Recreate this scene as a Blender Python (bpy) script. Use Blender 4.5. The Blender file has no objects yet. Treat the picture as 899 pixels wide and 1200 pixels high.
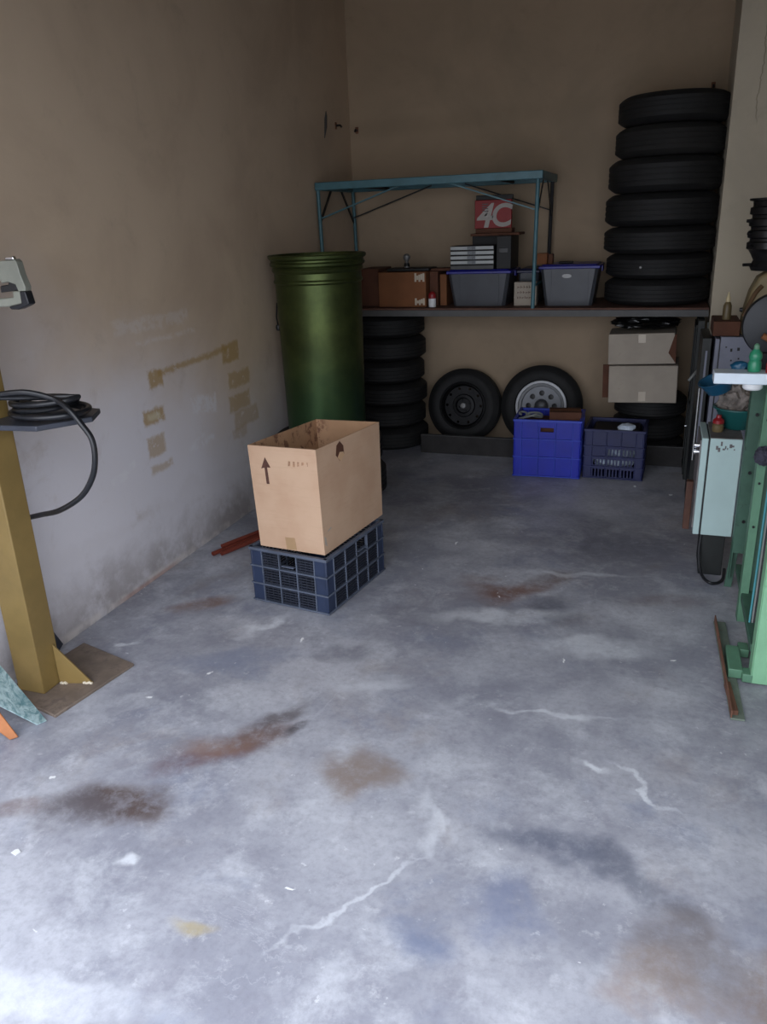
import bpy, bmesh, math, random
from mathutils import Vector, Matrix, noise
random.seed(7)
PI=math.pi
COL=bpy.context.scene.collection
SC=bpy.context.scene

# ---------------------------------------------------------------- materials
def nd(nt,t,**k):
    n=nt.nodes.new(t)
    for a,b in k.items():
        if a=='ins':
            for i,v in b.items(): n.inputs[i].default_value=v
        else: setattr(n,a,b)
    return n
def srgb(c):
    return tuple(((x/255)/12.92 if x/255<=.04045 else ((x/255+.055)/1.055)**2.4) for x in c)+(1,)
class N:
    """small helper around a material's node tree"""
    def __init__(s,name):
        s.m=bpy.data.materials.new(name); s.m.use_nodes=True; s.t=s.m.node_tree
        s.b=s.t.nodes['Principled BSDF']; s.pos=None
    def link(s,a,b): s.t.links.new(a,b)
    def coord(s,world=False):
        if world:
            g=nd(s.t,'ShaderNodeNewGeometry'); return g.outputs['Position']
        g=nd(s.t,'ShaderNodeTexCoord'); return g.outputs['Object']
    def map(s,vec,scale=(1,1,1),rot=(0,0,0),loc=(0,0,0)):
        m=nd(s.t,'ShaderNodeMapping'); m.inputs['Scale'].default_value=scale; m.inputs['Rotation'].default_value=rot; m.inputs['Location'].default_value=loc
        s.link(vec,m.inputs['Vector']); return m.outputs[0]
    def noise(s,vec,scale,detail=4,rough=.55,dist=0):
        n=nd(s.t,'ShaderNodeTexNoise'); n.inputs['Scale'].default_value=scale; n.inputs['Detail'].default_value=detail
        n.inputs['Roughness'].default_value=rough; n.inputs['Distortion'].default_value=dist
        s.link(vec,n.inputs['Vector']); return n.outputs['Fac']
    def ramp(s,f,a,b,lo=0.,hi=1.):
        m=nd(s.t,'ShaderNodeMapRange'); m.interpolation_type='SMOOTHSTEP'
        for i,v in enumerate((a,b,lo,hi)): m.inputs[i+1].default_value=v
        s.link(f,m.inputs[0]); return m.outputs[0]
    def math(s,op,a,b=None,c=None):
        m=nd(s.t,'ShaderNodeMath',operation=op)
        for i,v in enumerate((a,b,c)):
            if v is None: continue
            if isinstance(v,(int,float)): m.inputs[i].default_value=v
            else: s.link(v,m.inputs[i])
        return m.outputs[0]
    def mix(s,f,a,b,mode='MIX'):
        m=nd(s.t,'ShaderNodeMix',data_type='RGBA',blend_type=mode)
        for i,v in ((0,f),(6,a),(7,b)):
            if isinstance(v,(int,float)): m.inputs[i].default_value=v
            elif isinstance(v,tuple): m.inputs[i].default_value=v
            else: s.link(v,m.inputs[i])
        return m.outputs[2]
    def xyz(s,vec):
        n=nd(s.t,'ShaderNodeSeparateXYZ'); s.link(vec,n.inputs[0]); return n.outputs
    def col(s,c): s.link(c,s.b.inputs['Base Color'])
    def rough(s,r):
        if isinstance(r,(int,float)): s.b.inputs['Roughness'].default_value=r
        else: s.link(r,s.b.inputs['Roughness'])
    def bump(s,h,strength=.3,dist=.01):
        b=nd(s.t,'ShaderNodeBump'); b.inputs['Strength'].default_value=strength; b.inputs['Distance'].default_value=dist
        s.link(h,b.inputs['Height']); s.link(b.outputs[0],s.b.inputs['Normal'])

def mat(name,rgb,rough=.6,metal=0,var=.18,scale=9,bump=.15,bscale=60,wear=None,wearamt=.5,spec=None,trans=0):
    n=N(name); v=n.coord(); c=srgb(rgb)
    f=n.noise(v,scale,5,.6)
    lo=tuple(max(0,x*(1-var)) for x in c[:3])+(1,); hi=tuple(min(1,x*(1+var)) for x in c[:3])+(1,)
    o=n.mix(n.ramp(f,.3,.7),lo,hi)
    if wear:
        w=n.ramp(n.noise(v,scale*2.3,6,.7,.4),1-wearamt,1-wearamt+.12)
        o=n.mix(w,o,srgb(wear))
    n.col(o); n.rough(rough); n.b.inputs['Metallic'].default_value=metal
    if spec is not None: n.b.inputs['Specular IOR Level'].default_value=spec
    if trans: n.b.inputs['Transmission Weight'].default_value=trans
    if bump: n.bump(n.noise(v,bscale,3),bump,.004)
    return n.m

M={}
def m_(k,*a,**kw): M[k]=mat(k,*a,**kw); return M[k]

# ---------------------------------------------------------------- geometry
class MB:
    def __init__(s): s.bm=bmesh.new(); s.mi=0
    def _faces(s,vs,fs):
        V=[s.bm.verts.new(v) for v in vs]
        for f in fs:
            try:
                F=s.bm.faces.new([V[i] for i in f]); F.material_index=s.mi
            except ValueError: pass
        return V
    def hexa(s,P):          # 4 bottom + 4 top corner points, counter-clockwise
        s._faces(P,[(3,2,1,0),(4,5,6,7),(0,1,5,4),(1,2,6,5),(2,3,7,6),(3,0,4,7)]); return s
    def box(s,x0,x1,y0,y1,z0,z1,m=None):
        P=[(x0,y0,z0),(x1,y0,z0),(x1,y1,z0),(x0,y1,z0),(x0,y0,z1),(x1,y0,z1),(x1,y1,z1),(x0,y1,z1)]
        if m: P=[m@Vector(p) for p in P]
        return s.hexa(P)
    def prism(s,pts,h,m=None):  # polygon in xy, extruded 0..h in z
        n=len(pts); P=[Vector((x,y,0)) for x,y in pts]+[Vector((x,y,h)) for x,y in pts]
        if m: P=[m@p for p in P]
        s._faces(P,[tuple(reversed(range(n))),tuple(range(n,2*n))]+[(i,(i+1)%n,n+(i+1)%n,n+i) for i in range(n)]); return s
    def lathe(s,prof,seg=48,m=None,close=False):  # prof list of (r,z)
        vs=[];n=len(prof)
        for i in range(seg):
            a=2*PI*i/seg
            for r,z in prof:
                p=Vector((r*math.cos(a),r*math.sin(a),z)); vs.append(m@p if m else p)
        fs=[]
        for i in range(seg):
            j=(i+1)%seg
            for k in range(n if close else n-1):
                k2=(k+1)%n; fs.append((i*n+k,j*n+k,j*n+k2,i*n+k2))
        s._faces(vs,fs)
        bmesh.ops.remove_doubles(s.bm,verts=s.bm.verts,dist=1e-5); return s
    def tube(s,pts,r,seg=10,closed=False,cap=True):
        pts=[Vector(p) for p in pts]; n=len(pts); rings=[]; up=None
        for i,p in enumerate(pts):
            if closed: t=(pts[(i+1)%n]-pts[i-1])
            else: t=(pts[min(i+1,n-1)]-pts[max(i-1,0)])
            t.normalize()
            if up is None:
                up=t.orthogonal().normalized()
            up=(up-t*up.dot(t)); up.normalize(); sd=t.cross(up)
            rr=r[i] if isinstance(r,(list,tuple)) else r
            rings.append([s.bm.verts.new(p+(up*math.cos(2*PI*k/seg)+sd*math.sin(2*PI*k/seg))*rr) for k in range(seg)])
        for i in range(n if closed else n-1):
            a,b=rings[i],rings[(i+1)%n]
            for k in range(seg):
                F=s.bm.faces.new([a[k],a[(k+1)%seg],b[(k+1)%seg],b[k]]); F.material_index=s.mi
        if cap and not closed:
            for R in (list(reversed(rings[0])),rings[-1]):
                F=s.bm.faces.new(R); F.material_index=s.mi
        return s
    def bar(s,a,b,w,d=None):   # rectangular bar from a to b
        a,b=Vector(a),Vector(b); t=(b-a).normalized(); d=d or w
        u=Vector((0,0,1)) if abs(t.z)<.9 else Vector((0,1,0))
        x=t.cross(u).normalized(); y=x.cross(t).normalized()
        q=[(-1,-1),(1,-1),(1,1),(-1,1)]
        P=[p+x*i*w/2+y*j*d/2 for p in (a,b) for i,j in q]
        return s.hexa(P)
    def blob(s,c,rad,sub=3,amp=.25,fr=6,seed=0):
        r=bmesh.ops.create_icosphere(s.bm,subdivisions=sub,radius=1)
        for v in r['verts']:
            d=v.co.normalized(); k=1+amp*noise.noise(d*fr*.35+Vector((seed,seed*2,0)))+amp*.5*noise.noise(d*fr+Vector((seed,3,1)))
            v.co=Vector((c[0]+d.x*rad[0]*k,c[1]+d.y*rad[1]*k,c[2]+d.z*rad[2]*k))
        for f in s.bm.faces:
            pass
        return s
    def xf(s,m): bmesh.ops.transform(s.bm,matrix=m,verts=s.bm.verts); return s
    def build(s,name,ms,parent=None,loc=(0,0,0),rz=0,bevel=0,smooth=True,bseg=2,angle=35):
        bmesh.ops.recalc_face_normals(s.bm,faces=s.bm.faces)
        me=bpy.data.meshes.new(name); s.bm.to_mesh(me); s.bm.free()
        for m in (ms if isinstance(ms,(list,tuple)) else [ms]): me.materials.append(m)
        if smooth:
            me.shade_smooth()
            me.set_sharp_from_angle(angle=math.radians(angle))
        o=bpy.data.objects.new(name,me); COL.objects.link(o)
        o.parent=parent; o.location=loc; o.rotation_euler=(0,0,rz)
        if bevel:
            b=o.modifiers.new('Bevel','BEVEL'); b.width=bevel; b.segments=bseg; b.limit_method='ANGLE'; b.angle_limit=math.radians(40)
            b.harden_normals=False
        return o
def tag(o,label,cat,group=None,kind=None):
    if label: o['label']=label
    if cat: o['category']=cat
    if group: o['group']=group
    if kind: o['kind']=kind
    return o
def thing(name,label,cat,loc=(0,0,0),rz=0,group=None,rot=None):
    o=bpy.data.objects.new(name,None); COL.objects.link(o); o.location=loc; o.rotation_euler=rot or (0,0,rz)
    o.empty_display_size=.1
    return tag(o,label,cat,group)
def struct(o): o['kind']='structure'; return o
def T(x,y,z): return Matrix.Translation((x,y,z))
def RX(a): return Matrix.Rotation(a,4,'X')
def RY(a): return Matrix.Rotation(a,4,'Y')
def RZ(a): return Matrix.Rotation(a,4,'Z')
def copy_tree(o,parent=None):
    c=o.copy(); COL.objects.link(c)
    if parent: c.parent=parent
    for ch in list(o.children): copy_tree(ch,c)
    return c

# ================================================================ SETTING
WX=-2.244; BY=5.90; NX=.268; PY=5.20; RXW=1.75; DY=.62; CEIL=3.3

# ---- floor : worn bluish cement with stains
n=N('worn_cement_floor'); P=n.coord(True)
warp=nd(n.t,'ShaderNodeTexNoise'); warp.inputs['Scale'].default_value=2.2; warp.inputs['Detail'].default_value=4; n.link(P,warp.inputs['Vector'])
vm=nd(n.t,'ShaderNodeVectorMath',operation='MULTIPLY_ADD'); vm.inputs[1].default_value=(.5,.5,0); n.link(warp.outputs['Color'],vm.inputs[0])
sub=nd(n.t,'ShaderNodeVectorMath',operation='SUBTRACT'); sub.inputs[1].default_value=(.25,.25,0); n.link(P,sub.inputs[0]); n.link(sub.outputs[0],vm.inputs[2])
Wp=vm.outputs[0]
warp2=nd(n.t,'ShaderNodeTexNoise'); warp2.inputs['Scale'].default_value=7; warp2.inputs['Detail'].default_value=6; n.link(P,warp2.inputs['Vector'])
vm2=nd(n.t,'ShaderNodeVectorMath',operation='MULTIPLY_ADD'); vm2.inputs[1].default_value=(.22,.22,0); n.link(warp2.outputs['Color'],vm2.inputs[0])
sub2=nd(n.t,'ShaderNodeVectorMath',operation='SUBTRACT'); sub2.inputs[1].default_value=(.11,.11,0); n.link(P,sub2.inputs[0]); n.link(sub2.outputs[0],vm2.inputs[2])
Wq=vm2.outputs[0]
c=n.mix(n.ramp(n.noise(P,1.5,6,.62,.2),.38,.64),srgb((144,146,157)),srgb((182,184,192)))
c=n.mix(n.ramp(n.noise(n.map(P,loc=(4,2,0)),4.2,8,.68,.25),.48,.70,0,.65),c,srgb((202,205,212)))
c=n.mix(n.ramp(n.noise(n.map(P,loc=(9,7,0)),2.6,7,.65,.3),.54,.72,0,.5),c,srgb((120,130,154)))
c=n.mix(n.ramp(n.noise(n.map(P,loc=(1,17,0)),2.0,7,.66,.3),.54,.72,0,.5),c,srgb((158,148,142)))
c=n.mix(n.ramp(n.noise(n.map(P,loc=(3,11,0)),8,8,.72,.2),.48,.74,0,.38),c,srgb((130,128,140)))
c=n.mix(n.ramp(n.noise(n.map(P,loc=(31,1,0)),11,8,.75,.2),.56,.68,0,.4),c,srgb((208,210,216)))
c=n.mix(n.ramp(n.noise(n.map(P,loc=(3,41,0)),45,5,.7),.4,.72,0,.28),c,srgb((112,112,122)))
c=n.mix(n.math('MULTIPLY',n.ramp(n.noise(n.map(P,loc=(8,8,0)),26,5,.7),.62,.70,0,.6),n.ramp(n.noise(P,2.4,3),.45,.6)),c,srgb((222,224,228)))
# thin pale scuffs, veins
vein=n.math('ABSOLUTE',n.math('SUBTRACT',n.noise(n.map(P,(1,1,1),loc=(0,31,0)),1.9,7,.62,.6),.5))
c=n.mix(n.math('MULTIPLY',n.ramp(vein,.002,.016,1,0),n.ramp(n.noise(P,1.1,2),.52,.68,0,.22)),c,srgb((206,208,216)))
vein2=n.math('ABSOLUTE',n.math('SUBTRACT',n.noise(n.map(P,(1,1.6,1),loc=(13,5,0)),3.2,7,.66,.5),.5))
c=n.mix(n.math('MULTIPLY',n.ramp(vein2,.001,.012,1,0),n.ramp(n.noise(n.map(P,loc=(5,5,5)),1.4,2),.54,.68,0,.2)),c,srgb((205,208,218)))
def blobmask(x,y,rx,ry,rot=0,soft=.6,vec=None,amt=1.):
    v=n.map(vec or Wp,(1,1,1),loc=(-x,-y,0))
    v=n.map(v,(1/rx,1/ry,0),rot=(0,0,0)) if not rot else n.map(n.map(v,(1,1,1),rot=(0,0,-rot)),(1/rx,1/ry,0))
    l=nd(n.t,'ShaderNodeVectorMath',operation='LENGTH'); n.link(v,l.inputs[0])
    return n.ramp(l.outputs['Value'],1-soft,1+soft*.6,amt,0)
brk=n.ramp(n.noise(P,13,8,.75,.2),.34,.60,.45,1.)
for x,y,rx,ry,rot,colr,amt in [
    (-1.44,1.50,.17,.12,.2,(86,70,64),.95),(-1.52,1.43,.12,.10,0,(96,92,98),.7),(-1.70,1.44,.10,.04,0,(112,84,70),.5),
    (-1.20,1.97,.13,.10,.9,(100,78,72),.85),(-1.30,1.80,.16,.07,.7,(104,78,84),.7),(-1.17,2.10,.10,.05,.5,(72,62,62),.7),
    (-.62,3.22,.20,.13,.5,(116,80,64),.85),(-.45,3.42,.12,.08,0,(104,90,86),.6),(-.75,1.92,.09,.07,0,(134,120,112),.85),
    (-1.86,2.75,.15,.09,.5,(122,92,76),.75),(-1.95,3.0,.2,.06,1.2,(120,112,106),.4),
    (-.12,1.70,.22,.05,-.3,(92,98,116),.75),(.08,1.60,.16,.04,-.7,(98,102,116),.6),(.33,1.45,.10,.06,.3,(120,98,78),.7),(-1.08,2.02,.06,.03,.9,(66,60,64),.8),(-1.28,1.90,.12,.09,.6,(138,108,92),.6),(-.6,3.3,.28,.10,.4,(128,104,94),.5),(-.78,1.90,.12,.10,0,(140,128,122),.9),(-.28,1.55,.10,.08,0,(116,126,154),.6),(-.4,1.38,.09,.06,.3,(110,122,150),.6),(.1,1.40,.14,.06,0,(166,146,132),.5),(-1.45,2.35,.3,.1,.6,(128,136,158),.5),(-.3,3.1,.2,.1,-.2,(88,92,104),.6),(.15,1.47,.12,.09,0,(112,100,92),.5),
    (-1.1,2.5,.12,.06,.4,(92,94,108),.5),(-.9,2.9,.2,.07,.2,(92,92,104),.4),(-1.0,1.27,.05,.03,0,(176,160,112),.6),
    (-.1,4.0,.5,.35,.2,(76,76,86),.45),(-1.3,4.4,.5,.4,0,(80,78,84),.4),(.1,3.3,.18,.1,0,(112,92,88),.4),(-.5,2.55,.5,.2,.3,(120,122,136),.35)]:
    c=n.mix(n.math('MULTIPLY',blobmask(x,y,rx,ry,rot,amt=amt),brk),c,srgb(colr))
for x,y,rx,ry,rot,amt in [(-1.50,2.68,.12,.035,1.0,.8),(-.55,3.0,.3,.06,.3,.6),(-.15,2.85,.25,.08,.2,.6),(-.1,2.1,.05,.02,-.5,.9),(.05,2.05,.12,.012,-.7,.9),
    (-.3,3.5,.3,.03,.2,.5),(-.5,1.72,.03,.14,.3,.5),(-1.27,1.35,.035,.03,0,.8),(-1.2,.95,.35,.05,.1,.5),(-.26,2.35,.2,.02,.15,.6),(-.9,2.35,.14,.04,.5,.4),
    (-2.0,2.36,.05,.02,.3,.7),(-.62,1.4,.25,.01,.9,.5)]:
    c=n.mix(n.math('MULTIPLY',blobmask(x,y,rx,ry,rot,vec=Wq,amt=amt),brk),c,srgb((222,226,232)))
# scattered paint chips
vor=nd(n.t,'ShaderNodeTexVoronoi'); vor.inputs['Scale'].default_value=5.5; n.link(Wq,vor.inputs['Vector'])
sp=n.ramp(vor.outputs['Distance'],.035,.06,1,0)
cr=n.xyz(vor.outputs['Color'])[0]
c=n.mix(n.math('MULTIPLY',sp,n.math('GREATER_THAN',cr,.62)),c,srgb((236,238,240)))
vor2=nd(n.t,'ShaderNodeTexVoronoi'); vor2.inputs['Scale'].default_value=14; n.link(n.map(Wq,loc=(3,3,0)),vor2.inputs['Vector'])
c=n.mix(n.math('MULTIPLY',n.ramp(vor2.outputs['Distance'],.03,.06,.8,0),n.math('GREATER_THAN',n.xyz(vor2.outputs['Color'])[0],.85)),c,srgb((232,234,238)))
n.col(c); n.rough(n.ramp(n.noise(P,4,5),.3,.7,.36,.6)); n.b.inputs['Specular IOR Level'].default_value=.35
n.bump(n.noise(P,30,6,.7),.12,.006)
FLOORM=n.m

# ---- plaster walls
def plaster(name,top,patch,low=None):
    n=N(name); P=n.coord(True)
    c=n.mix(n.ramp(n.noise(P,1.6,6,.6,.4),.35,.68),srgb(top),srgb(patch))
    z=n.xyz(P)
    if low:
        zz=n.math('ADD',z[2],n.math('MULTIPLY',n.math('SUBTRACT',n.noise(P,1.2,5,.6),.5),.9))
        yy=n.math('MULTIPLY',n.math('SUBTRACT',z[1],2.0),-.32)  # worn whitish paint low down; its fade with depth paints in light falloff
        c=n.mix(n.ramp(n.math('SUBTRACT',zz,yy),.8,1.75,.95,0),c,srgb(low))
    c=n.mix(n.ramp(n.noise(n.map(P,loc=(7,3,1)),5,7,.68,.4),.55,.8,0,.35),c,srgb(tuple(int(v*.78) for v in top)))
    return n,P,z,c
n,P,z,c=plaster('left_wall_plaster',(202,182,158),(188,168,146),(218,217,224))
nz=n.noise(n.map(P,loc=(1,2,3)),9,6,.7,.3); nzs=n.math('MULTIPLY',n.math('SUBTRACT',nz,.5),.07)
def rect(y0,z0,hy,hz,slope=0,amt=1.,soft=.012,brk=.33):
    dy=n.math('SUBTRACT',n.math('ABSOLUTE',n.math('SUBTRACT',n.math('ADD',z[1],nzs),y0)),hy)
    zc=n.math('SUBTRACT',n.math('SUBTRACT',n.math('ADD',z[2],nzs),z0),n.math('MULTIPLY',n.math('SUBTRACT',z[1],y0),slope))
    dz=n.math('SUBTRACT',n.math('ABSOLUTE',zc),hz)
    f=n.ramp(n.math('MAXIMUM',dy,dz),-soft,soft,amt,0)
    return n.math('MULTIPLY',f,n.ramp(n.noise(P,16,5,.7),brk,brk+.12,.15,1))
TAPE=srgb((168,138,82))
for a in [(3.165,.945,.06,.042,0,.8),(3.88,.955,.09,.05,0,.75),(3.53,.972,.34,.014,.02,.7),(3.115,.777,.085,.035,0,.8),(3.10,.634,.07,.045,0,.6),(3.12,.52,.09,.02,0,.5),
          (3.95,.80,.12,.045,0,.6),(3.93,.67,.12,.045,0,.6),(4.0,.57,.14,.05,0,.45),(3.9,.50,.08,.03,0,.35)]:
    c=n.mix(rect(*a),c,TAPE)
c=n.mix(rect(3.115,.777,.05,.016,0,.7,brk=.3),c,srgb((206,198,170)))
for a in [(3.56,.735,.12,.045,-.12,.6),(3.5,.54,.12,.012,.05,.8),(3.45,.565,.08,.01,.3,.6),(2.83,.575,.10,.018,.35,.8),(2.80,.54,.05,.01,.25,.8),(3.3,1.12,.25,.01,0,.3),(2.99,.12,.008,.09,-.4,.9),(3.2,1.2,.3,.03,0,.25)]:
    c=n.mix(rect(*a,brk=.42),c,srgb((222,222,226)))
# damp band at the foot
hh=n.math('ADD',z[2],n.math('MULTIPLY',n.math('SUBTRACT',n.noise(n.map(P,loc=(2,9,4)),2.0,6,.65,.5),.5),.5))
band=n.math('MULTIPLY',n.ramp(hh,.0,.33,1,0),n.ramp(n.noise(P,6,6,.7),.3,.55,.35,.85))
c=n.mix(n.math('MULTIPLY',band,.8),c,srgb((128,118,112)))
edge=n.math('ABSOLUTE',n.math('SUBTRACT',hh,.33)); c=n.mix(n.ramp(edge,.005,.06,.06,0),c,srgb((142,130,118)))
c=n.mix(n.math('MULTIPLY',n.ramp(z[2],.02,.05,.8,0),n.ramp(n.noise(P,8,4),.4,.6)),c,srgb((206,200,196)))
c=n.mix(n.math('MULTIPLY',n.ramp(z[2],.012,.03,.8,0),n.ramp(n.math('ABSOLUTE',n.math('SUBTRACT',z[1],2.9)),.15,.3,.6,0)),c,srgb((160,110,90)))
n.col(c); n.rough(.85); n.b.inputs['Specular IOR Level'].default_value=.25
# faint block joints
br=nd(n.t,'ShaderNodeTexBrick'); br.inputs['Scale'].default_value=1.; br.inputs['Brick Width'].default_value=.4; br.inputs['Row Height'].default_value=.2; br.inputs['Mortar Size'].default_value=.006
n.link(n.map(P,rot=(0,0,0)),br.inputs['Vector'])
cm=nd(n.t,'ShaderNodeCombineXYZ'); n.link(z[1],cm.inputs[0]); n.link(z[2],cm.inputs[1]); n.link(cm.outputs[0],br.inputs['Vector'])
h=n.math('ADD',n.noise(P,14,6,.65),n.math('MULTIPLY',br.outputs['Fac'],-.12)); n.bump(h,.14,.008)
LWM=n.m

n,P,z,c=plaster('back_wall_plaster',(172,151,127),(158,140,118))
# dull horizontal streak band across the upper wall
zb=n.math('SUBTRACT',z[2],n.math('ADD',2.27,n.math('MULTIPLY',z[0],.02)))
c=n.mix(n.math('MULTIPLY',n.ramp(n.math('ABSOLUTE',zb),.01,.09,.3,0),n.ramp(n.noise(P,2.5,5),.35,.6,.3,1)),c,srgb((138,122,100)))
v2=nd(n.t,'ShaderNodeTexVoronoi'); v2.inputs['Scale'].default_value=2.6; n.link(P,v2.inputs['Vector'])
c=n.mix(n.math('MULTIPLY',n.ramp(v2.outputs['Distance'],.02,.07,.5,0),n.math('GREATER_THAN',n.xyz(v2.outputs['Color'])[0],.6)),c,srgb((110,92,72)))
n.col(c); n.rough(.88); n.bump(n.noise(P,14,6,.65),.2,.01); BWM=n.m

n,P,z,c=plaster('pillar_plaster',(188,178,158),(176,166,148))
# the crack on the pillar
cx=n.math('ADD',z[0],n.math('MULTIPLY',n.math('SUBTRACT',n.noise(n.map(P,(1,1,9),loc=(3,0,0)),1.0,6,.7),.5),.05))
d=n.math('ABSOLUTE',n.math('SUBTRACT',cx,.40)); c=n.mix(n.math('MULTIPLY',n.ramp(d,.0015,.004,.55,0),n.ramp(z[2],2.0,2.1,0,1)),c,srgb((96,84,68)))
n.col(c); n.rough(.88); n.bump(n.noise(P,14,6,.65),.2,.01); PWM=n.m
n,P,z,c=plaster('ceiling_plaster',(132,122,112),(120,112,102)); n.col(c); n.rough(.9); CM=n.m

def slab(name,x0,x1,y0,y1,z0,z1,m): return struct(MB().box(x0,x1,y0,y1,z0,z1).build(name,m,smooth=False))
slab('floor',-2.5,2.1,-.15,6.2,-.12,0,FLOORM)
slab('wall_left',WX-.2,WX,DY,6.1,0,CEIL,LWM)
slab('wall_back',WX-.2,NX+.02,BY,BY+.2,0,CEIL,BWM)
slab('wall_pillar',NX,RXW+.2,PY,BY+.2,0,CEIL,PWM)
slab('wall_right',RXW,RXW+.2,DY,PY,0,CEIL,PWM)
slab('ceiling',WX-.2,RXW+.2,DY,6.1,CEIL,CEIL+.15,CM)
slab('wall_front_unseen',WX,RXW,DY,DY+.2,2.3,CEIL,PWM)
slab('wall_front_unseen',1.0,RXW,DY,DY+.2,0,2.3,PWM)  # pier added out of view, narrowing the opening to darken the back

# ================================================================ material palette
m_('tyre_rubber',(24,24,25),.72,var=.25,scale=14,bump=.3,bscale=90)
m_('tyre_rubber_dusty',(32,31,30),.85,var=.25,scale=10,bump=.3,bscale=90)
m_('dark_steel',(30,30,32),.5,.6,wear=(76,72,68),wearamt=.35)
m_('alloy_dull',(96,98,102),.45,.5,var=.1,bump=0)
m_('alloy',(168,170,174),.45,.35,var=.1,bump=0)
m_('hub_pale',(128,128,128),.45,.5,var=.1)
m_('navy_plastic',(38,50,76),.5,var=.16,wear=(98,106,122),wearamt=.3)
m_('navy_plastic_worn',(84,92,108),.6,var=.2,wear=(60,70,92),wearamt=.42)
m_('navy_lattice',(28,33,46),.6,var=.2)
m_('blue_plastic',(14,32,160),.4,var=.1,wear=(60,84,210),wearamt=.25)
m_('blue_rib',(50,72,186),.45,var=.12)
m_('deepblue_plastic',(20,28,76),.42,var=.15)
m_('deepblue_edge',(36,42,86),.5,var=.2)
m_('pale_plastic',(196,210,226),.35,var=.1)
m_('cardboard',(202,166,130),.8,var=.05,scale=5,bump=.08)
m_('cardboard_tape',(174,142,106),.45,var=.06)
m_('cardboard_dark',(124,78,46),.8,var=.1,scale=6)
m_('cardboard_brown',(88,54,38),.85,var=.15)
m_('cardboard_pale',(168,158,145),.85,var=.08,scale=5,wear=(144,133,120),wearamt=.35)
m_('tape_clear',(196,184,166),.3,var=.04)
m_('print_brown',(84,54,44),.8,var=.2,scale=60,bump=0)
m_('white_paint',(226,228,230),.45,var=.05)
m_('tub_plastic',(78,81,88),.35,var=.12,scale=5,bump=.05,trans=.25)
m_('tub_lid',(30,32,128),.4,var=.1)
m_('tub_lid_dark',(22,25,62),.45,var=.1)
m_('book_white',(176,180,180),.5,var=.06)
m_('book_label',(120,124,128),.6,var=.3,scale=70)
m_('black_plastic',(22,22,24),.4,var=.2)
m_('black_case',(18,18,19),.6,var=.25)
m_('sign_red',(136,26,26),.55,var=.1)
m_('sign_white',(166,160,154),.6,var=.06)
m_('teal_paint',(70,112,122),.45,var=.12,wear=(70,96,100),wearamt=.36)
m_('table_board',(40,40,42),.8,var=.2)
m_('shelf_board',(92,62,50),.75,var=.2,scale=12)
m_('grey_steel',(84,84,84),.6,.1,var=.12)
m_('low_board',(46,44,44),.8,var=.25)
m_('post_gold',(132,110,64),.5,.1,var=.1,scale=6,wear=(120,98,56),wearamt=.3)
m_('weld',(206,196,176),.6,var=.2,scale=80)
m_('plate_rust',(122,108,96),.75,.1,var=.2,wear=(108,96,88),wearamt=.48)
m_('tray_steel',(62,66,76),.4,.3,var=.15)
m_('cable_black',(20,22,27),.38,var=.15)
m_('copper',(140,70,56),.45,.35,var=.15)
m_('machine_grey',(124,126,116),.5,.2,var=.15)
m_('wood_orange',(188,122,78),.65,var=.15)
m_('green_light',(132,184,146),.5,var=.08,wear=(112,160,126),wearamt=.35)
m_('green_mid',(92,134,108),.5,var=.12,wear=(70,96,78),wearamt=.38)
m_('green_dark',(66,100,84),.55,var=.15,wear=(50,70,60),wearamt=.4)
m_('foot_paint',(112,124,112),.7,var=.2,wear=(110,78,60),wearamt=.42)
m_('rust',(116,80,62),.85,var=.25,wear=(96,66,54),wearamt=.45)
m_('cab_pale',(178,202,200),.4,var=.05,scale=4,wear=(158,178,176),wearamt=.3)
m_('cab_top',(108,104,104),.7,var=.25,scale=14)
m_('chrome',(220,222,226),.15,1,var=.04,bump=0)
m_('cabinet_blue',(126,130,146),.5,var=.08,wear=(120,122,136),wearamt=.3)
m_('dark_panel',(26,30,29),.5,var=.2)
m_('teal_plastic',(26,88,86),.4,var=.12)
m_('blue_bowl',(20,76,106),.4,var=.12)
m_('rag',(132,124,118),.95,var=.4,scale=22,bump=.5,bscale=30)
m_('rag_dark',(60,60,72),.95,var=.3,scale=20,bump=.5,bscale=30)
m_('jerry',(142,126,92),.5,var=.2,scale=6)
m_('jerry_brown',(84,60,32),.6,var=.2)
m_('red_plastic',(140,28,34),.4,var=.1)
m_('green_bottle',(44,132,98),.3,var=.1)
m_('cream',(206,190,150),.5,var=.1)
m_('bottle_brown',(104,90,62),.4,var=.2)
m_('black_bag',(14,14,15),.3,var=.2,bump=.6,bscale=25)
m_('white_beam',(214,226,236),.4,.1,var=.05)
m_('hose_grey',(132,136,134),.5,var=.1)
m_('cyan_hose',(70,150,160),.4,var=.1)

# teal marbled sheet
n=N('marbled_teal'); P=n.coord()
f=n.noise(n.map(P,(1,1,.35)),16,8,.7,2.2)
c=n.mix(n.ramp(f,.35,.62),srgb((104,146,152)),srgb((196,220,222)))
c=n.mix(n.ramp(n.noise(P,34,5,.7,1.5),.55,.7,0,.7),c,srgb((88,130,132))); n.col(c); n.rough(.5); M['marbled']=n.m
# drum : weathered green paint
n=N('green_drum_paint'); P=n.coord(); z=n.xyz(P)
c=n.mix(n.ramp(n.noise(P,5,6,.65),.35,.7),srgb((66,76,44)),srgb((86,98,56)))
c=n.mix(n.ramp(z[2],.05,.6,.6,0),c,srgb((56,98,68)))
c=n.mix(n.ramp(n.noise(n.map(P,(1,1,.15)),18,5,.7),.58,.75,0,.45),c,srgb((64,74,44)))
n.col(c); n.rough(.42); n.b.inputs['Metallic'].default_value=.8; n.bump(n.noise(P,9,4),.12,.01); M['drum']=n.m

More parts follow.
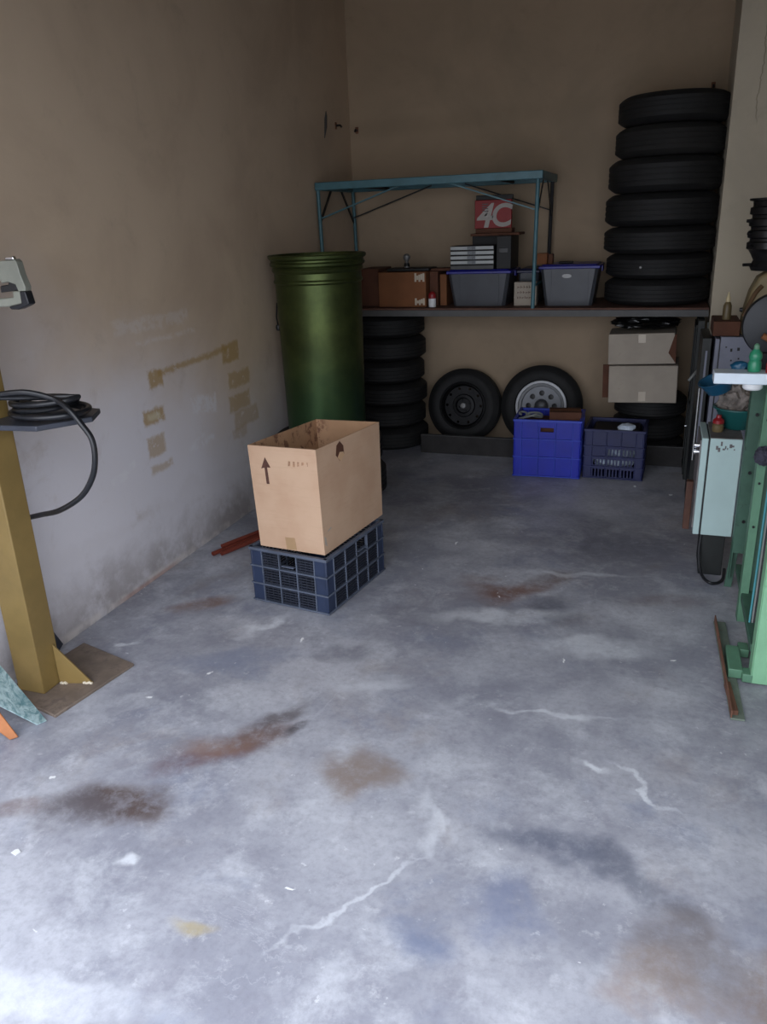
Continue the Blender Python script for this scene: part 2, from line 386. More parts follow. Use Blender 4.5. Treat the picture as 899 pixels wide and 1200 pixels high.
# ================================================================ TYRES
def tyre_profile(R,W,inner):
    # R outer radius, W width, inner bead radius; z from 0..W; closed ring profile
    sh=.22*W
    p=[(inner,W*.14),(inner+.012,W*.04),(inner+(R-inner)*.35,0.0),(inner+(R-inner)*.62,.004),(R-.036,W*.05),(R-.016,W*.12)]
    # tread with grooves
    g=.004; nrib=4; a,b=W*.18,W*.82; w=(b-a)/nrib
    for i in range(nrib):
        x0=a+i*w; p+=[(R,x0+.002),(R,x0+w-.006)]
        if i<nrib-1: p+=[(R-g,x0+w-.005),(R-g,x0+w+.0005)]
    q=[(r,W-z) for r,z in reversed(p[:6])]
    p+=q
    ins=[(inner,W*.86),(inner+.03,W*.80),(R-.035,W*.72),(R-.028,W*.5),(R-.035,W*.28),(inner+.03,W*.20)]
    return p[:-1]+ins
def tyre_mesh(R,W,inner,seg=72):
    mb=MB(); mb.lathe(tyre_profile(R,W,inner),seg,close=True)
    return mb
TS='lying in the leaning column of tyres at the right end of the shelf'
stack=[ # bottom to top: centre x, R, W, label
 (-.055,.318,.157,'wide black tyre at the very bottom of the seven-tyre stack on the shelf'),
 (-.050,.322,.147,'black tyre with a pale speck, second from the bottom of the stack on the shelf'),
 (-.060,.334,.157,'black tyre third from the bottom on the shelf, level with the folding table legs'),
 (-.060,.336,.190,'black tyre in the middle of the seven stacked on the shelf, jutting out leftward'),
 (-.050,.336,.195,'black tyre third from the top of the seven stacked on the shelf'),
 (-.040,.318,.175,'slightly browner worn tyre, second from the top of the stack on the shelf'),
 (-.030,.320,.165,'topmost tyre of the tall stack on the shelf, beside the pillar')]
zc=1.052
for i,(x,R,W,lab) in enumerate(stack):
    o=tyre_mesh(R,W,R*.62).build('tyre',M['tyre_rubber_dusty' if i==5 else 'tyre_rubber'],loc=(x,5.535+(.01 if i%2 else -.005),zc)); zc+=W+.001
    tag(o,lab,'tyre','tyres stacked at the right end of the shelf')
    if i==1:
        s=MB().lathe([(0,0),(.008,.001),(.006,.003),(0,.004)],12,m=T(-.10,-.31,W*.5)@RX(PI/2)).build('valve_mark',M['hub_pale'],o); s['label']='small pale speck'
# dark tyres below the shelf, left stack (beside the drum)
zc=.001
labs=['lowest black tyre of the six stacked under the shelf beside the green drum','second lowest black tyre of the six stacked under the shelf beside the drum','third lowest black tyre of the six stacked under the shelf beside the drum',
 'third highest black tyre of the six stacked under the shelf beside the green drum','black tyre second from the top of the six under the shelf beside the drum','highest black tyre of the six squeezed under the shelf beside the green drum']
t0=None
for i in range(6):
    if t0 is None: o=t0=tyre_mesh(.285,.162,.17).build('tyre',M['tyre_rubber'])
    else: o=t0.copy(); COL.objects.link(o)
    o.location=(-1.918+(.012,-.006,.008,-.01,.004,-.004)[i],5.605,zc); o.rotation_euler=(0,0,i*.7); zc+=.1635
    tag(o,labs[i],'tyre','tyres stacked under the shelf beside the drum')
# right, beneath the pale boxes
for i,lab in enumerate(['lowest black tyre of the three under the pale cardboard boxes','middle black tyre of the three under the pale cardboard boxes','upper black tyre directly under the pale cardboard boxes']):
    o=tyre_mesh(.235,.1465,.15).build('tyre',M['tyre_rubber'],loc=(-.035,5.645,.001+i*.148))
    tag(o,lab,'tyre','three tyres under the pale boxes')
# under the drum
for i,lab in enumerate(['black tyre lying flat on the floor at the foot of the green drum','black tyre lying on another tyre, directly carrying the green drum']):
    o=tyre_mesh(.335,.205,.20).build('tyre',M['tyre_rubber'],loc=((-1.885,-1.905)[i],4.38,i*.207))
    tag(o,lab,'tyre','two tyres under the green drum')

# ---- wheels leaning on the back wall
def holed_disc(mb,r0,r1,nh,hr,rc,z0,th,m,seg=24):
    """annulus r0..r1 with nh round holes of radius hr centred at radius rc"""
    for k in range(nh):
        a0=2*PI*k/nh; half=PI/nh
        ang=[]
        def ray(t):
            # hole point and boundary point in (u=arc angle, v=radius) space, u scaled by rc
            cu,cv=math.cos(t),math.sin(t)
            L=1e9
            if abs(cu)>1e-6: L=min(L,(half*rc)/abs(cu))
            if cv>1e-6: L=min(L,(r1-rc)/cv)
            if cv<-1e-6: L=min(L,(rc-r0)/-cv)
            return (hr*cu,hr*cv),(L*cu,L*cv)
        ts=[2*PI*i/seg for i in range(seg)]
        for su in (-1,1):
            for v in (r1-rc,-(rc-r0)): ts.append(math.atan2(v,su*half*rc)%(2*PI))
        ts=sorted(set(round(t,6) for t in ts))
        rows=[]
        for t in ts:
            h,b=ray(t); rows.append([])
            for (u,v) in (h,b):
                r=rc+v; a=a0+u/rc
                rows[-1].append((r*math.cos(a),r*math.sin(a)))
        vs=[];fs=[];nn=len(rows)
        for zz in (z0,z0+th):
            for h,b in rows:
                vs.append(m@Vector((h[0],h[1],zz))); vs.append(m@Vector((b[0],b[1],zz)))
        for i in range(nn):
            j=(i+1)%nn
            fs.append((2*i,2*i+1,2*j+1,2*j)); o=2*nn
            fs.append((o+2*i,o+2*j,o+2*j+1,o+2*i+1))
            fs.append((2*i,2*j,o+2*j,o+2*i))
        mb._faces(vs,fs)
def make_wheel(name,label,R,W,rim_r,x,tilt,alloy):
    # local: wheel axis = -Y toward the viewer; root at the contact point
    root=thing(name,label,'wheel',(x,5.66,.018),rot=(tilt,0,.04 if alloy else -.03))
    m=T(0,0,R)@RX(PI/2)@T(0,0,-W/2)    # lathe axis z -> -y
    tb=tyre_mesh(R,W,rim_r).xf(m); t=tb.build('tyre',M['tyre_rubber'],root)
    met=M['alloy'] if alloy else M['dark_steel']
    f=W*.86
    if alloy:
        MB().lathe([(rim_r+.006,f+.004),(rim_r+.002,f+.014),(rim_r-.014,f+.016),(rim_r-.018,f+.004),(rim_r-.034,f-.004),(rim_r-.038,f-.022),(rim_r-.044,.02),(rim_r-.036,.02),(rim_r-.012,f-.03),(rim_r+.006,f-.006)],64,m=m,close=True).build('rim',met,root)
        d=MB(); holed_disc(d,.048,rim_r-.038,8,.0195,.092,f-.034,.008,m)
        d.build('disc',M['alloy_dull'],root)
        hb=MB().lathe([(.0,f-.004),(.030,f-.006),(.040,f-.014),(.050,f-.024),(.050,f-.042),(0,f-.042)],40,m=m).build('hub',M['alloy_dull'],root)
        for k in range(4): MB().lathe([(0,f-.010),(.007,f-.010),(.007,f-.028)],10,m=m@RZ(k*PI/2+.4)@T(.036,0,0)).build('wheel_nut',M['dark_steel'],hb)
        MB().lathe([(rim_r-.042,.03),(.0,.03)],40,m=m).build('back_plate',M['black_plastic'],root)
    else:
        MB().lathe([(rim_r+.002,f+.006),(rim_r-.006,f+.010),(rim_r-.012,f-.002),(rim_r-.020,f-.020),(rim_r-.022,.02),(rim_r-.014,.02),(rim_r+.002,f-.01)],64,m=m,close=True).build('rim',met,root)
        d=MB(); holed_disc(d,.086,rim_r-.018,10,.010,rim_r-.036,f-.036,.006,m); d.build('disc',met,root)
        cdh=MB().lathe([(.088,f-.034),(.080,f-.016),(.060,f-.014),(.052,f-.030),(0,f-.030)],48,m=m).build('centre_dish',met,root)
        h=MB().lathe([(0,f+.002),(.018,f),(.026,f-.010),(.028,f-.030)],32,m=m).build('hub_cap',M['hub_pale'],root); h['label']='pale centre cap'
        for k in range(4): MB().lathe([(0,f-.014),(.008,f-.014),(.008,f-.030)],6,m=m@RZ(k*PI/2+.3)@T(.042,0,0)).build('wheel_nut',M['dark_steel'],cdh)
    return root
make_wheel('car_wheel','black steel car wheel with pale centre cap leaning on the back wall',.272,.165,.165,-1.352,math.radians(-10),False)
make_wheel('car_wheel','car wheel with silver rim and round holes leaning behind the bright blue crate',.290,.175,.178,-.778,math.radians(-10),True)

# ================================================================ SHELVES
sh=thing('wall_shelf','long brown board shelf with grey steel front edge fixed across the back niche','shelf',(-.98,5.2,1.0))
MB().box(-1.255,1.240,.012,.695,.012,.048).build('board',M['shelf_board'],sh,bevel=.002)
e=MB(); e.box(-1.255,1.240,0,.012,-.004,.036); e.box(-1.255,1.240,.012,.05,-.004,.002); e.build('front_rail',M['grey_steel'],sh,bevel=.001)
MB().box(-1.255,1.240,.655,.695,-.035,.0118).build('wall_cleat',M['low_board'],sh)
ls=thing('low_beam','long low dark beam lying along the floor in front of the wheels','beam',(-.70,5.365,0))
MB().box(-.90,.93,.005,.035,0,.132).build('timber',M['low_board'],ls,bevel=.002)
MB().box(-.90,.93,.002,.036,.1325,.136).build('edge_strip',M['grey_steel'],ls)

# ================================================================ FOLDING TABLE on the shelf
ft=thing('folding_table','pale blue painted metal folding table standing up on the shelf','table',(-1.49,5.51,1.0495))
X0,X1,Y0,Y1,H=-.745,.745,-.34,.34,.808
f=MB(); 
for (a,b,c_,d) in ((X0,X1,Y0,Y0+.025),(X0,X1,Y1-.025,Y1),(X0,X0+.025,Y0+.025,Y1-.025),(X1-.025,X1,Y0+.025,Y1-.025)): f.box(a,b,c_,d,H-.048,H)
f.build('frame',M['teal_paint'],ft,bevel=.004)
MB().box(X0+.02,X1-.02,Y0+.02,Y1-.02,H-.022,H-.002).build('table_top',M['table_board'],ft)
for s in (-1,1):
    MB().tube([(s*.45,Y0+.02,H-.034),(s*.45,Y1-.02,H-.034)],.010).build('cross_bar',M['table_board'],ft)
for sx,xx in ((-1,X0+.016),(1,X1-.030)):
    for sy,yy in ((-1,Y0+.016),(1,Y1-.016)):
        l=MB().tube([(xx,yy,H-.035),(xx-.012*sx,yy,.0)],.0125,12).build('leg',M['teal_paint'],ft)
        if sx>0 and sy>0: l.data.materials[0]=M['table_board']
    MB().tube([(xx-.006*sx,Y0+.016,.14),(xx-.006*sx,Y1-.016,.14)],.009,10).build('stretcher',M['teal_paint'],ft)
    MB().bar((xx,Y0+.018,.55),(xx,-.08,H-.03),.006,.020).build('end_brace',M['black_plastic'],ft)
    MB().bar((xx,Y1-.018,.55),(xx,.08,H-.03),.006,.020).build('end_brace',M['black_plastic'],ft)
    for sy,yy in ((-1,Y0+.032),(1,Y1-.032)):
        MB().bar((xx-.006*sx,yy,.585),(xx-sx*.60,yy,H-.03),.020,.008).build('side_brace',M['teal_paint'] if sy<0 else M['table_board'],ft)

# ================================================================ DRUM
dr=thing('metal_drum','tall green painted metal drum with a banded rim standing on tyres by the left wall','drum',(-1.905,4.38,.4135))
H=1.03
prof=[(0,.0),(.228,.0),(.236,.006),(.236,.02),(.237,.03),(.250,H-.16),(.258,H-.150),(.258,H-.142),(.252,H-.132),(.252,H-.10),(.260,H-.092),(.264,H-.08),(.258,H-.068)]
MB().lathe(prof,72).build('body',M['drum'],dr,angle=28)
rim=[(.258,H-.068),(.272,H-.058),(.274,H-.046),(.267,H-.038),(.267,H-.030),(.280,H-.020),(.283,H-.006),(.279,H),(.260,H),(.252,H-.02),(.252,H-.07)]
MB().lathe(rim,72,close=True).build('rim',M['drum'],dr,angle=28)
MB().lathe([(.0,H-.35),(.245,H-.35)],48).build('dark_interior',M['black_plastic'],dr)  # black disc stands in for the drum's dark interior

# ================================================================ CRATES
def crate(root,w,d,h,nx,ny,rows,post,mb_,mr,ml,bars='h',handle=True,floor_=.012,fills=None):
    """parts of a moulded crate, origin at centre of the base"""
    body=MB(); t=.016; rb_=.007
    # corner columns
    for sx in (-1,1):
        for sy in (-1,1):
            x,y=sx*w/2,sy*d/2
            a=sorted((x,x-sx*post)); b=sorted((y-sy*.002,y-sy*(.002+t*.6))); body.box(a[0],a[1],b[0],b[1],0,h-.004)
            b=sorted((y,y-sy*post)); a=sorted((x-sx*.002,x-sx*(.002+t*.6))); body.box(a[0],a[1],b[0],b[1],0,h-.004)
    body.box(-w/2+.004,w/2-.004,-d/2+.004,d/2-.004,.002,floor_)
    body.build('body',mb_,root,bevel=.003)
    ribs=MB()
    for axis in (0,1):
        L=(w if axis==0 else d); D=(d if axis==0 else w); ncell=nx if axis==0 else ny
        for s in (-1,1):
            lat=MB()
            m=(T(0,s*D/2,0) if axis==0 else RZ(PI/2)@T(0,s*D/2,0))
            # m maps: x along side, y = offset
            def B(mbx,x0,x1,z0,z1,o0,o1):
                a,b=sorted((-s*o0,-s*o1)); mbx.box(x0,x1,a,b,z0,z1,m)
            hh=[h*r for r in rows]
            for k,zz in enumerate(hh):
                th=rb_ if k<len(hh)-1 else .014
                B(ribs,-L/2-.003,L/2+.003,zz-th/2,zz+th/2,-.004,.014)
            inner=L-2*post; cw=inner/ncell
            for k in range(ncell+1):
                xx=-inner/2+k*cw; B(ribs,xx-.0028,xx+.0028,hh[0],hh[-1]-.004,-.002,.012)
            for r in range(len(hh)-1):
                for k in range(ncell):
                    x0=-inner/2+k*cw+.004; x1=x0+cw-.008; z0,z1=hh[r]+.005,hh[r+1]-.005
                    top=r==len(hh)-2
                    if bars=='solid':
                        if handle and top and k==ncell//2:
                            hw=(x1-x0)*.42; xc=(x0+x1)/2; zc=z0+(z1-z0)*.52
                            B(lat,x0,xc-hw,z0,z1,.003,.008); B(lat,xc+hw,x1,z0,z1,.003,.008); B(lat,xc-hw,xc+hw,z0,zc-.014,.003,.008); B(lat,xc-hw,xc+hw,zc+.014,z1,.003,.008)
                        else: B(lat,x0,x1,z0,z1,.003,.008)
                        continue
                    if bars=='slot':
                        # vertical slots cut through a plate
                        nb=max(3,int((x1-x0)/.020)); pw=(x1-x0)/nb
                        zlo,zhi=z0+.004,z1-.012
                        if top or (r==len(hh)-3 and k==0):
                            B(lat,x0,x1,z0,z1,.003,.008); continue
                        B(lat,x0,x1,z0,zlo,.003,.008); B(lat,x0,x1,zhi,z1,.003,.008)
                        for q in range(nb): B(lat,x0+q*pw,x0+q*pw+pw*.42,zlo,zhi,.003,.008)
                        continue
                    if handle and top and k==ncell//2:
                        B(ribs,x0+.01,x1-.01,z0+.012,z0+.018,-.004,.012); continue
                    nb=int((z1-z0)/.0115)
                    for q in range(nb): 
                        zz=z0+(q+.5)*(z1-z0)/nb; B(lat,x0,x1,zz-.0036,zz+.0036,.002,.007)
                    nv=int((x1-x0)/.022)
                    for q in range(nv):
                        xx=x0+(q+.5)*(x1-x0)/nv; B(lat,xx-.0016,xx+.0016,z0,z1,.003,.006)
            lat.build('side_panel',ml,root)
    ribs.build('ribs',mr,root,bevel=.0015)
# main crate: corners L(-1.664,2.856) C(-1.268,2.807) R(-1.185,3.326)
ang=math.atan2(2.807-2.856,-1.268+1.664)
cw_,cd_=.399,.522
def place(corner,ang,w,d): # corner = front-right corner; returns centre
    v=Matrix.Rotation(ang,2)@Vector((-w/2,d/2)); return (corner[0]+v.x,corner[1]+v.y,0)
cc=place((-1.268,2.807),ang-.03,cw_,cd_)
cr_=thing('plastic_crate','dusty dark blue slatted plastic crate carrying the tall open cardboard box','crate',cc,ang-.03)
crate(cr_,cw_,cd_,.268,3,4,(.03,.34,.66,.965),.062,M['navy_plastic'],M['navy_plastic_worn'],M['navy_lattice'])

# ---- the open cardboard box
bx=thing('cardboard_box','tall open tan cardboard box with a printed arrow standing on the dark blue crate','box',(-1.40,3.11,.2735))
def L_(p): return Vector(p)-Vector((-1.40,3.11,.2735))
zb=.2735
Bt=[L_((-1.606,2.872,zb)),L_((-1.282,2.836,zb)),L_((-1.205,3.368,zb)),L_((-1.529,3.404,zb))]
Tp=[L_((-1.622,2.868,.734)),L_((-1.286,2.820,.744)),L_((-1.198,3.350,.736)),L_((-1.534,3.395,.724))]
def lerp(a,b,t): return a+(b-a)*t
th=.006
cen=sum(Bt,Vector())/4; cent=sum(Tp,Vector())/4
def inn(p,c): v=(c-p); v.z=0; return p+v.normalized()*th*1.4
Bi=[inn(p,cen)+Vector((0,0,.006)) for p in Bt]; Ti=[inn(p,cent) for p in Tp]
mb=MB(); vs=Bt+Tp+Bi+Ti
mb._faces(vs,[(3,2,1,0),(0,1,5,4),(1,2,6,5),(2,3,7,6),(3,0,4,7),(8,9,10,11),(9,8,12,13),(10,9,13,14),(11,10,14,15),(8,11,15,12),(4,5,13,12),(5,6,14,13),(6,7,15,14),(7,4,12,15)])
# cardboard with printed ink inside on the left-hand wall
n=N('box_cardboard'); P=n.coord(); c=n.mix(n.ramp(n.noise(P,5,4),.3,.7),srgb((192,157,129)),srgb((202,170,142)))
c=n.mix(n.ramp(n.noise(n.map(P,(1,1,12)),10,3),.5,.8,0,.15),c,srgb((166,132,104))); n.col(c); n.rough(.8); n.bump(n.noise(n.map(P,(1,1,60)),3,2),.05,.002); BOXM=n.m
n=N('box_cardboard_inside'); P=n.coord(); c=n.mix(n.ramp(n.noise(P,5,4),.3,.7),srgb((176,138,104)),srgb((190,152,118)))
z=n.xyz(P); f=n.ramp(n.noise(n.map(P,(1,1.2,.8)),22,5,.7,.3),.50,.60,0,.75); f=n.math('MULTIPLY',f,n.ramp(z[2],.26,.34,0,1))
f=n.math('MULTIPLY',f,n.ramp(z[0],-.05,-.12,0,1)); c=n.mix(f,c,srgb((96,56,44))); n.col(c); n.rough(.85); BOXI=n.m
body=mb.build('body',[BOXM,BOXI],bx,smooth=False)
body.data.update()
for p in body.data.polygons:
    if p.center.z>.01 and (Vector((p.center.x,p.center.y,0)).dot(Vector((p.normal.x,p.normal.y,0)))<0): p.material_index=1
def onface(a,b,c_,d,u,v,off): # a,b bottom  c_,d top(left,right) ; returns point on quad + outward offset
    lo=lerp(a,b,u); hi=lerp(c_,d,u); p=lerp(lo,hi,v); nrm=(b-a).cross(c_-a).normalized(); return p+nrm*off
def decal(name,pts,face,m,off=.0012,thick=.0011,label=None):
    a,b,c_,d=face; P0=[onface(a,b,c_,d,u,v,off-thick) for u,v in pts]; P1=[onface(a,b,c_,d,u,v,off) for u,v in pts]
    k=len(pts); q=MB(); q._faces(P0+P1,[tuple(reversed(range(k))),tuple(range(k,2*k))]+[(i,(i+1)%k,k+(i+1)%k,k+i) for i in range(k)])
    o=q.build(name,m,bx,smooth=False)
    if label: o['label']=label
    return o
FL=(Bt[0],Bt[1],Tp[0],Tp[1]); FR=(Bt[1],Bt[2],Tp[1],Tp[2])
decal('printed_arrow',[(.225,.64),(.270,.64),(.262,.80),(.315,.80),(.245,.895),(.170,.785),(.222,.795)],FL,M['print_brown'],label='brown printed arrow pointing up')
for k,(u,w,hh) in enumerate(((.58,.05,.03),(.65,.045,.034),(.715,.04,.03),(.775,.055,.028),(.85,.03,.02))):
    decal('smudged_print',[(u,.86-hh),(u+w*.7,.862-hh),(u+w*.8,.875),(u+w*.2,.878)],FL,mat('smudged_ink',(166,128,100),.8,var=.3,scale=90,bump=0))
decal('tape',[(.42,.005),(.575,.012),(.56,.13),(.41,.125)],FL,M['cardboard_tape'],label='strip of brown tape')
decal('handle_hole',[(.275,.87),(.33,.80),(.40,.845),(.395,.93),(.345,.985),(.295,.955)],FR,M['cardboard_brown'])
decal('handle_flap',[(.30,.84),(.34,.795),(.395,.84),(.385,.875),(.335,.885)],FR,M['cardboard'],off=.003,thick=.0018)
decal('scuff',[(.015,.10),(.045,.07),(.035,.16),(.015,.18)],FR,M['cardboard_pale'])
decal('scuff',[(.07,.205),(.13,.22),(.12,.232),(.07,.215)],FR,M['cardboard_pale'])

# ---- bright blue crate
bc=thing('plastic_crate','bright blue plastic crate holding a brown box, left of the navy crate','crate',(-.644,5.128,0),.03)
crate(bc,.424,.34,.385,3,3,(.02,.35,.66,.975),.05,M['blue_plastic'],M['blue_rib'],M['blue_plastic'],bars='solid')
o=MB().box(-.10,.10,-.07,.07,0,.075).build('cardboard_box',M['cardboard_brown'],loc=(-.545,5.10,.345),rz=.12,bevel=.003); tag(o,'small reddish brown cardboard box sticking out of the bright blue crate','box')
MB().box(-.10,.10,-.018,.018,.0755,.0762).build('tape',M['cardboard_dark'],o)
o=MB().box(-.17,.17,-.12,.12,0,.33).build('carton',M['cardboard_brown'],loc=(-.644,5.128,.0145),rz=.03,bevel=.004); tag(o,'brown carton filling the inside of the bright blue crate','box')
pts=[(-.76+.065*math.cos(a)+.012*math.sin(3*a),5.06+.05*math.sin(a),.375+.018*math.sin(a*1.5)+.008*(a/6)) for a in [i*.2 for i in range(0,52)]]
tag(MB().tube(pts,.007,8).build('hose',M['hose_grey']),'thin grey coiled hose on top of the bright blue crate','hose')
# ---- navy crate
nc=thing('plastic_crate','navy blue crate with slotted sides showing pale plastic, right of the bright blue crate','crate',(-.222,5.175,0),-.03)
crate(nc,.368,.335,.325,3,3,(.02,.25,.45,.66,.975),.05,M['deepblue_plastic'],M['deepblue_edge'],M['deepblue_plastic'],bars='slot',handle=False)
tag(MB().blob((0,0,0),(.155,.13,.085),4,.22,9,seed=2).build('plastic_bag',M['pale_plastic'],loc=(-.225,5.18,.118)),'pale translucent plastic bag stuffed inside the navy crate','bag')
tag(MB().blob((0,0,0),(.055,.045,.028),3,.3,5,seed=5).build('plastic_scrap',M['pale_plastic'],loc=(-.16,5.075,.325)),'small pale crumpled plastic piece on top of the navy crate','plastic')
tag(MB().box(-.15,.15,-.13,.13,0,.10).build('dark_bundle',M['black_case'],loc=(-.222,5.2,.205),rz=-.03,bevel=.02),'dark bundle lying on the plastic bag in the navy crate','bundle')

# ================================================================ ON THE SHELF
SZ=1.0488
def carton(name,label,x0,x1,y0,y1,z0,h,m,rz=0,tape=None,bev=.003,cat='box',group=None):
    o=MB().box(-(x1-x0)/2,(x1-x0)/2,-(y1-y0)/2,(y1-y0)/2,0,h).build(name,m,loc=((x0+x1)/2,(y0+y1)/2,z0),rz=rz,bevel=bev); tag(o,label,cat,group)
    if tape:
        w,d=x1-x0,y1-y0
        MB().box(-w/2,w/2,-.022,.022,h,h+.0012).build('flap_seam',tape,o)
    return o
o=carton('cardboard_box','brown cardboard box with torn pale tape on the shelf beside the drum',-1.856,-1.520,5.29,5.60,SZ,.228,M['cardboard_dark'],tape=M['cardboard_tape'])
w=.336
for zz,hh in ((.165,.055),(.012,.045)):
    q=MB()
    for k in range(5):
        x=w/2-.078+k*.014; q.box(x,x+.013,-.1565,-.1555,zz+.012*(k%2),zz+hh-.010*((k*3)%4)/2)
    q.build('torn_tape',M['tape_clear'],o)
carton('cardboard_box','dark brown cardboard box half hidden behind the drum on the shelf',-2.02,-1.868,5.33,5.62,SZ,.25,M['cardboard_brown'])
carton('cardboard_box','narrow dark brown box right of the taped cardboard box on the shelf',-1.512,-1.455,5.36,5.62,SZ,.225,M['cardboard_brown'])
carton('cardboard_box','orange brown small box with its upper half in sight beside the left tub',-1.446,-1.400,5.38,5.60,SZ,.205,M['cardboard_dark'])
# canister
cn=thing('spray_can','small white canister with a red shoulder on the shelf in front of the orange box','canister',(-1.478,5.295,SZ))
MB().lathe([(0,0),(.024,0),(.025,.003),(.025,.075),(.022,.083)],28).build('body',M['white_paint'],cn)
MB().lathe([(.0255,.055),(.0255,.082),(.018,.092),(.012,.10),(0,.102)],28).build('cap',M['red_plastic'],cn)
# clutter on the cardboard box
o=MB().box(-.15,.15,-.10,.10,0,.018).build('dark_tray',M['black_case'],loc=(-1.66,5.44,SZ+.2305),bevel=.004); tag(o,'flat dark tray lying on the taped cardboard box','tray')
jr=thing('glass_jar','small round jar standing on the dark tray above the taped cardboard box','jar',(-1.69,5.42,SZ+.249))
MB().lathe([(0,0),(.018,0),(.02,.008),(.016,.03),(.010,.04),(.014,.046),(.024,.062),(.024,.078),(.012,.09),(0,.092)],24).build('body',M['hub_pale'],jr)
MB().lathe([(.0205,.010),(.0165,.031),(.0165,.012)],20).build('dark_band',M['black_case'],jr)
o=MB().box(-.10,.10,-.06,.06,0,.016).build('dark_sheet',M['cardboard_brown'],loc=(-1.455,5.45,SZ+.2265),bevel=.003); tag(o,'thin dark brown sheet lying over the two narrow boxes','sheet')
# tubs
def tub(label,x0,x1,y0,y1,h,lid,taper=.035,logo=False):
    w,d=x1-x0,y1-y0; r=thing('storage_tub',label,'storage box',((x0+x1)/2,(y0+y1)/2,SZ),group='lidded plastic tubs on the shelf')
    a,b=w/2-taper-.008,d/2-.03; c_,e_=w/2-.010,d/2-.010; hz=h-.026; t=.004
    def ring(a,b,z): 
        k=.02; return [(-a+k,-b,z),(a-k,-b,z),(a,-b+k,z),(a,b-k,z),(a-k,b,z),(-a+k,b,z),(-a,b-k,z),(-a,-b+k,z)]
    R=[ring(a,b,0),ring(c_,e_,hz),ring(c_-t,e_-t,hz),ring(a-t,b-t,t)]
    q=MB(); vs=sum(R,[]); fs=[tuple(reversed(range(8)))]
    for k in range(3):
        for i in range(8): fs.append((k*8+i,k*8+(i+1)%8,(k+1)*8+(i+1)%8,(k+1)*8+i))
    fs.append(tuple(range(24,32))); q._faces(vs,fs); q.build('body',M['tub_plastic'],r)
    for s in (-.30,.30): q=MB(); q.hexa([Vector((s*w-.006,-b-.004,.01)),Vector((s*w+.006,-b-.004,.01)),Vector((s*w+.006,-b,.01)),Vector((s*w-.006,-b,.01)),Vector((s*w-.006,-e_-.004,hz-.01)),Vector((s*w+.006,-e_-.004,hz-.01)),Vector((s*w+.006,-e_,hz-.01)),Vector((s*w-.006,-e_,hz-.01))]); q.build('side_rib',M['tub_plastic'],r)
    l=MB(); l.box(-w/2,w/2,-d/2,d/2,hz-.006,hz+.012); l.box(-w/2+.02,w/2-.02,-d/2+.02,d/2-.02,hz+.012,hz+.020); l=l.build('lid',lid,r,bevel=.005)
    for s in (-1,1): MB().box(s*(w/2+.002)-.005,s*(w/2+.002)+.005,-.04,.04,hz-.030,hz+.004).build('latch',lid,l,bevel=.002)
    MB().box(-a*.8,a*.8,-b*.75,b*.75,.008,h*.62).build('contents',mat('tub_contents',(104,104,108),.8,var=.5,scale=16),r,bevel=.01)
    if logo:
        e=MB().lathe([(0,0),(.030,0),(.030,.0015),(0,.002)],32,m=T(-.012,-e_-.001,hz-.05)@RX(PI/2)@Matrix.Diagonal((1,.42,1,1))).build('pale_badge',M['hub_pale'],r)
    return r,h
tub('grey translucent tub with blue lid carrying the stacked white cases',-1.385,-.952,5.31,5.68,.240,M['tub_lid'])
tub('grey translucent tub with blue lid and pale badge, beside the tyre stack',-.775,-.392,5.305,5.66,.262,M['tub_lid'],logo=True)
tub('translucent tub with dark blue lid, half hidden behind the white scribbled box',-.938,-.785,5.44,5.80,.232,M['tub_lid_dark'],taper=.01)
wb=carton('white_box','white box with dark scribbled writing in front of the dark lidded tub',-.935,-.790,5.345,5.42,SZ,.150,M['cardboard_pale'])
q=MB(); random.seed(3)
for row in range(3):
    x=-.05
    while x<.05:
        l=random.uniform(.006,.016); q.box(x,x+.003,-.0388,-.0376,.045+row*.033,.045+row*.033+random.uniform(.008,.018)); q.box(x,x+l,-.0388,-.0376,.05+row*.033,.053+row*.033); x+=l+.006
q.build('scribbled_writing',M['print_brown'],wb)
# white cases stacked on left tub lid
zt=SZ+.240-.026+.0205
for k in range(5):
    cs=thing('white_case',['lowest of the five stacked white cases on the left tub lid, mostly grey','second lowest of the five stacked white cases on the left tub','middle one of the five stacked white cases on the left tub','second highest of the five stacked white cases on the left tub','topmost of the five stacked white cases on the left tub'][k],'case',(-1.212,5.42,zt+k*.0298),rz=(.0,.008,-.006,.01,.0)[k],group='white cases stacked on the left tub')
    MB().box(-.145,.145,-.10,.10,0,.0292).build('case',M['black_case'],cs,bevel=.002)
    if k>0:
        MB().box(-.143,.143,-.1035,-.1,.0065,.026).build('spine',M['book_white'],cs,bevel=.001)
        MB().box(-.03,.025,-.1042,-.1034,.005,.027).build('spine_label',M['book_label'],cs)
    else:
        MB().box(-.143,.143,-.1035,-.1,.004,.026).build('spine',M['grey_steel'],cs,bevel=.001)
o=carton('black_case','black square case right of the white cases on the left tub lid',-1.055,-.958,5.34,5.62,zt,.205,M['black_case'],bev=.004,cat='case')
MB().box(-.03,.03,-.144,-.1395,.10,.13).build('catch',M['black_plastic'],o,bevel=.002)
o=MB().box(-.155,.165,-.10,.13,0,.016).build('wooden_board',M['cardboard_brown'],loc=(-1.085,5.50,zt+.2055),bevel=.002); tag(o,'brown wooden board resting on the black case under the red sign','board')
carton('dark_box','dark box behind the white cases holding up the wooden board',-1.26,-1.066,5.545,5.66,zt,.2048,M['black_case'])
carton('brown_box','flat reddish brown box on the wooden board under the red number sign',-1.215,-.975,5.44,5.56,zt+.222,.028,M['cardboard_brown'])
sg=thing('red_sign','square red sign with white figures standing on the boxes under the table','sign',(-1.100,5.46,zt+.2505))
MB().box(-.125,.118,0,.035,0,.175).build('board',M['sign_red'],sg,bevel=.003)
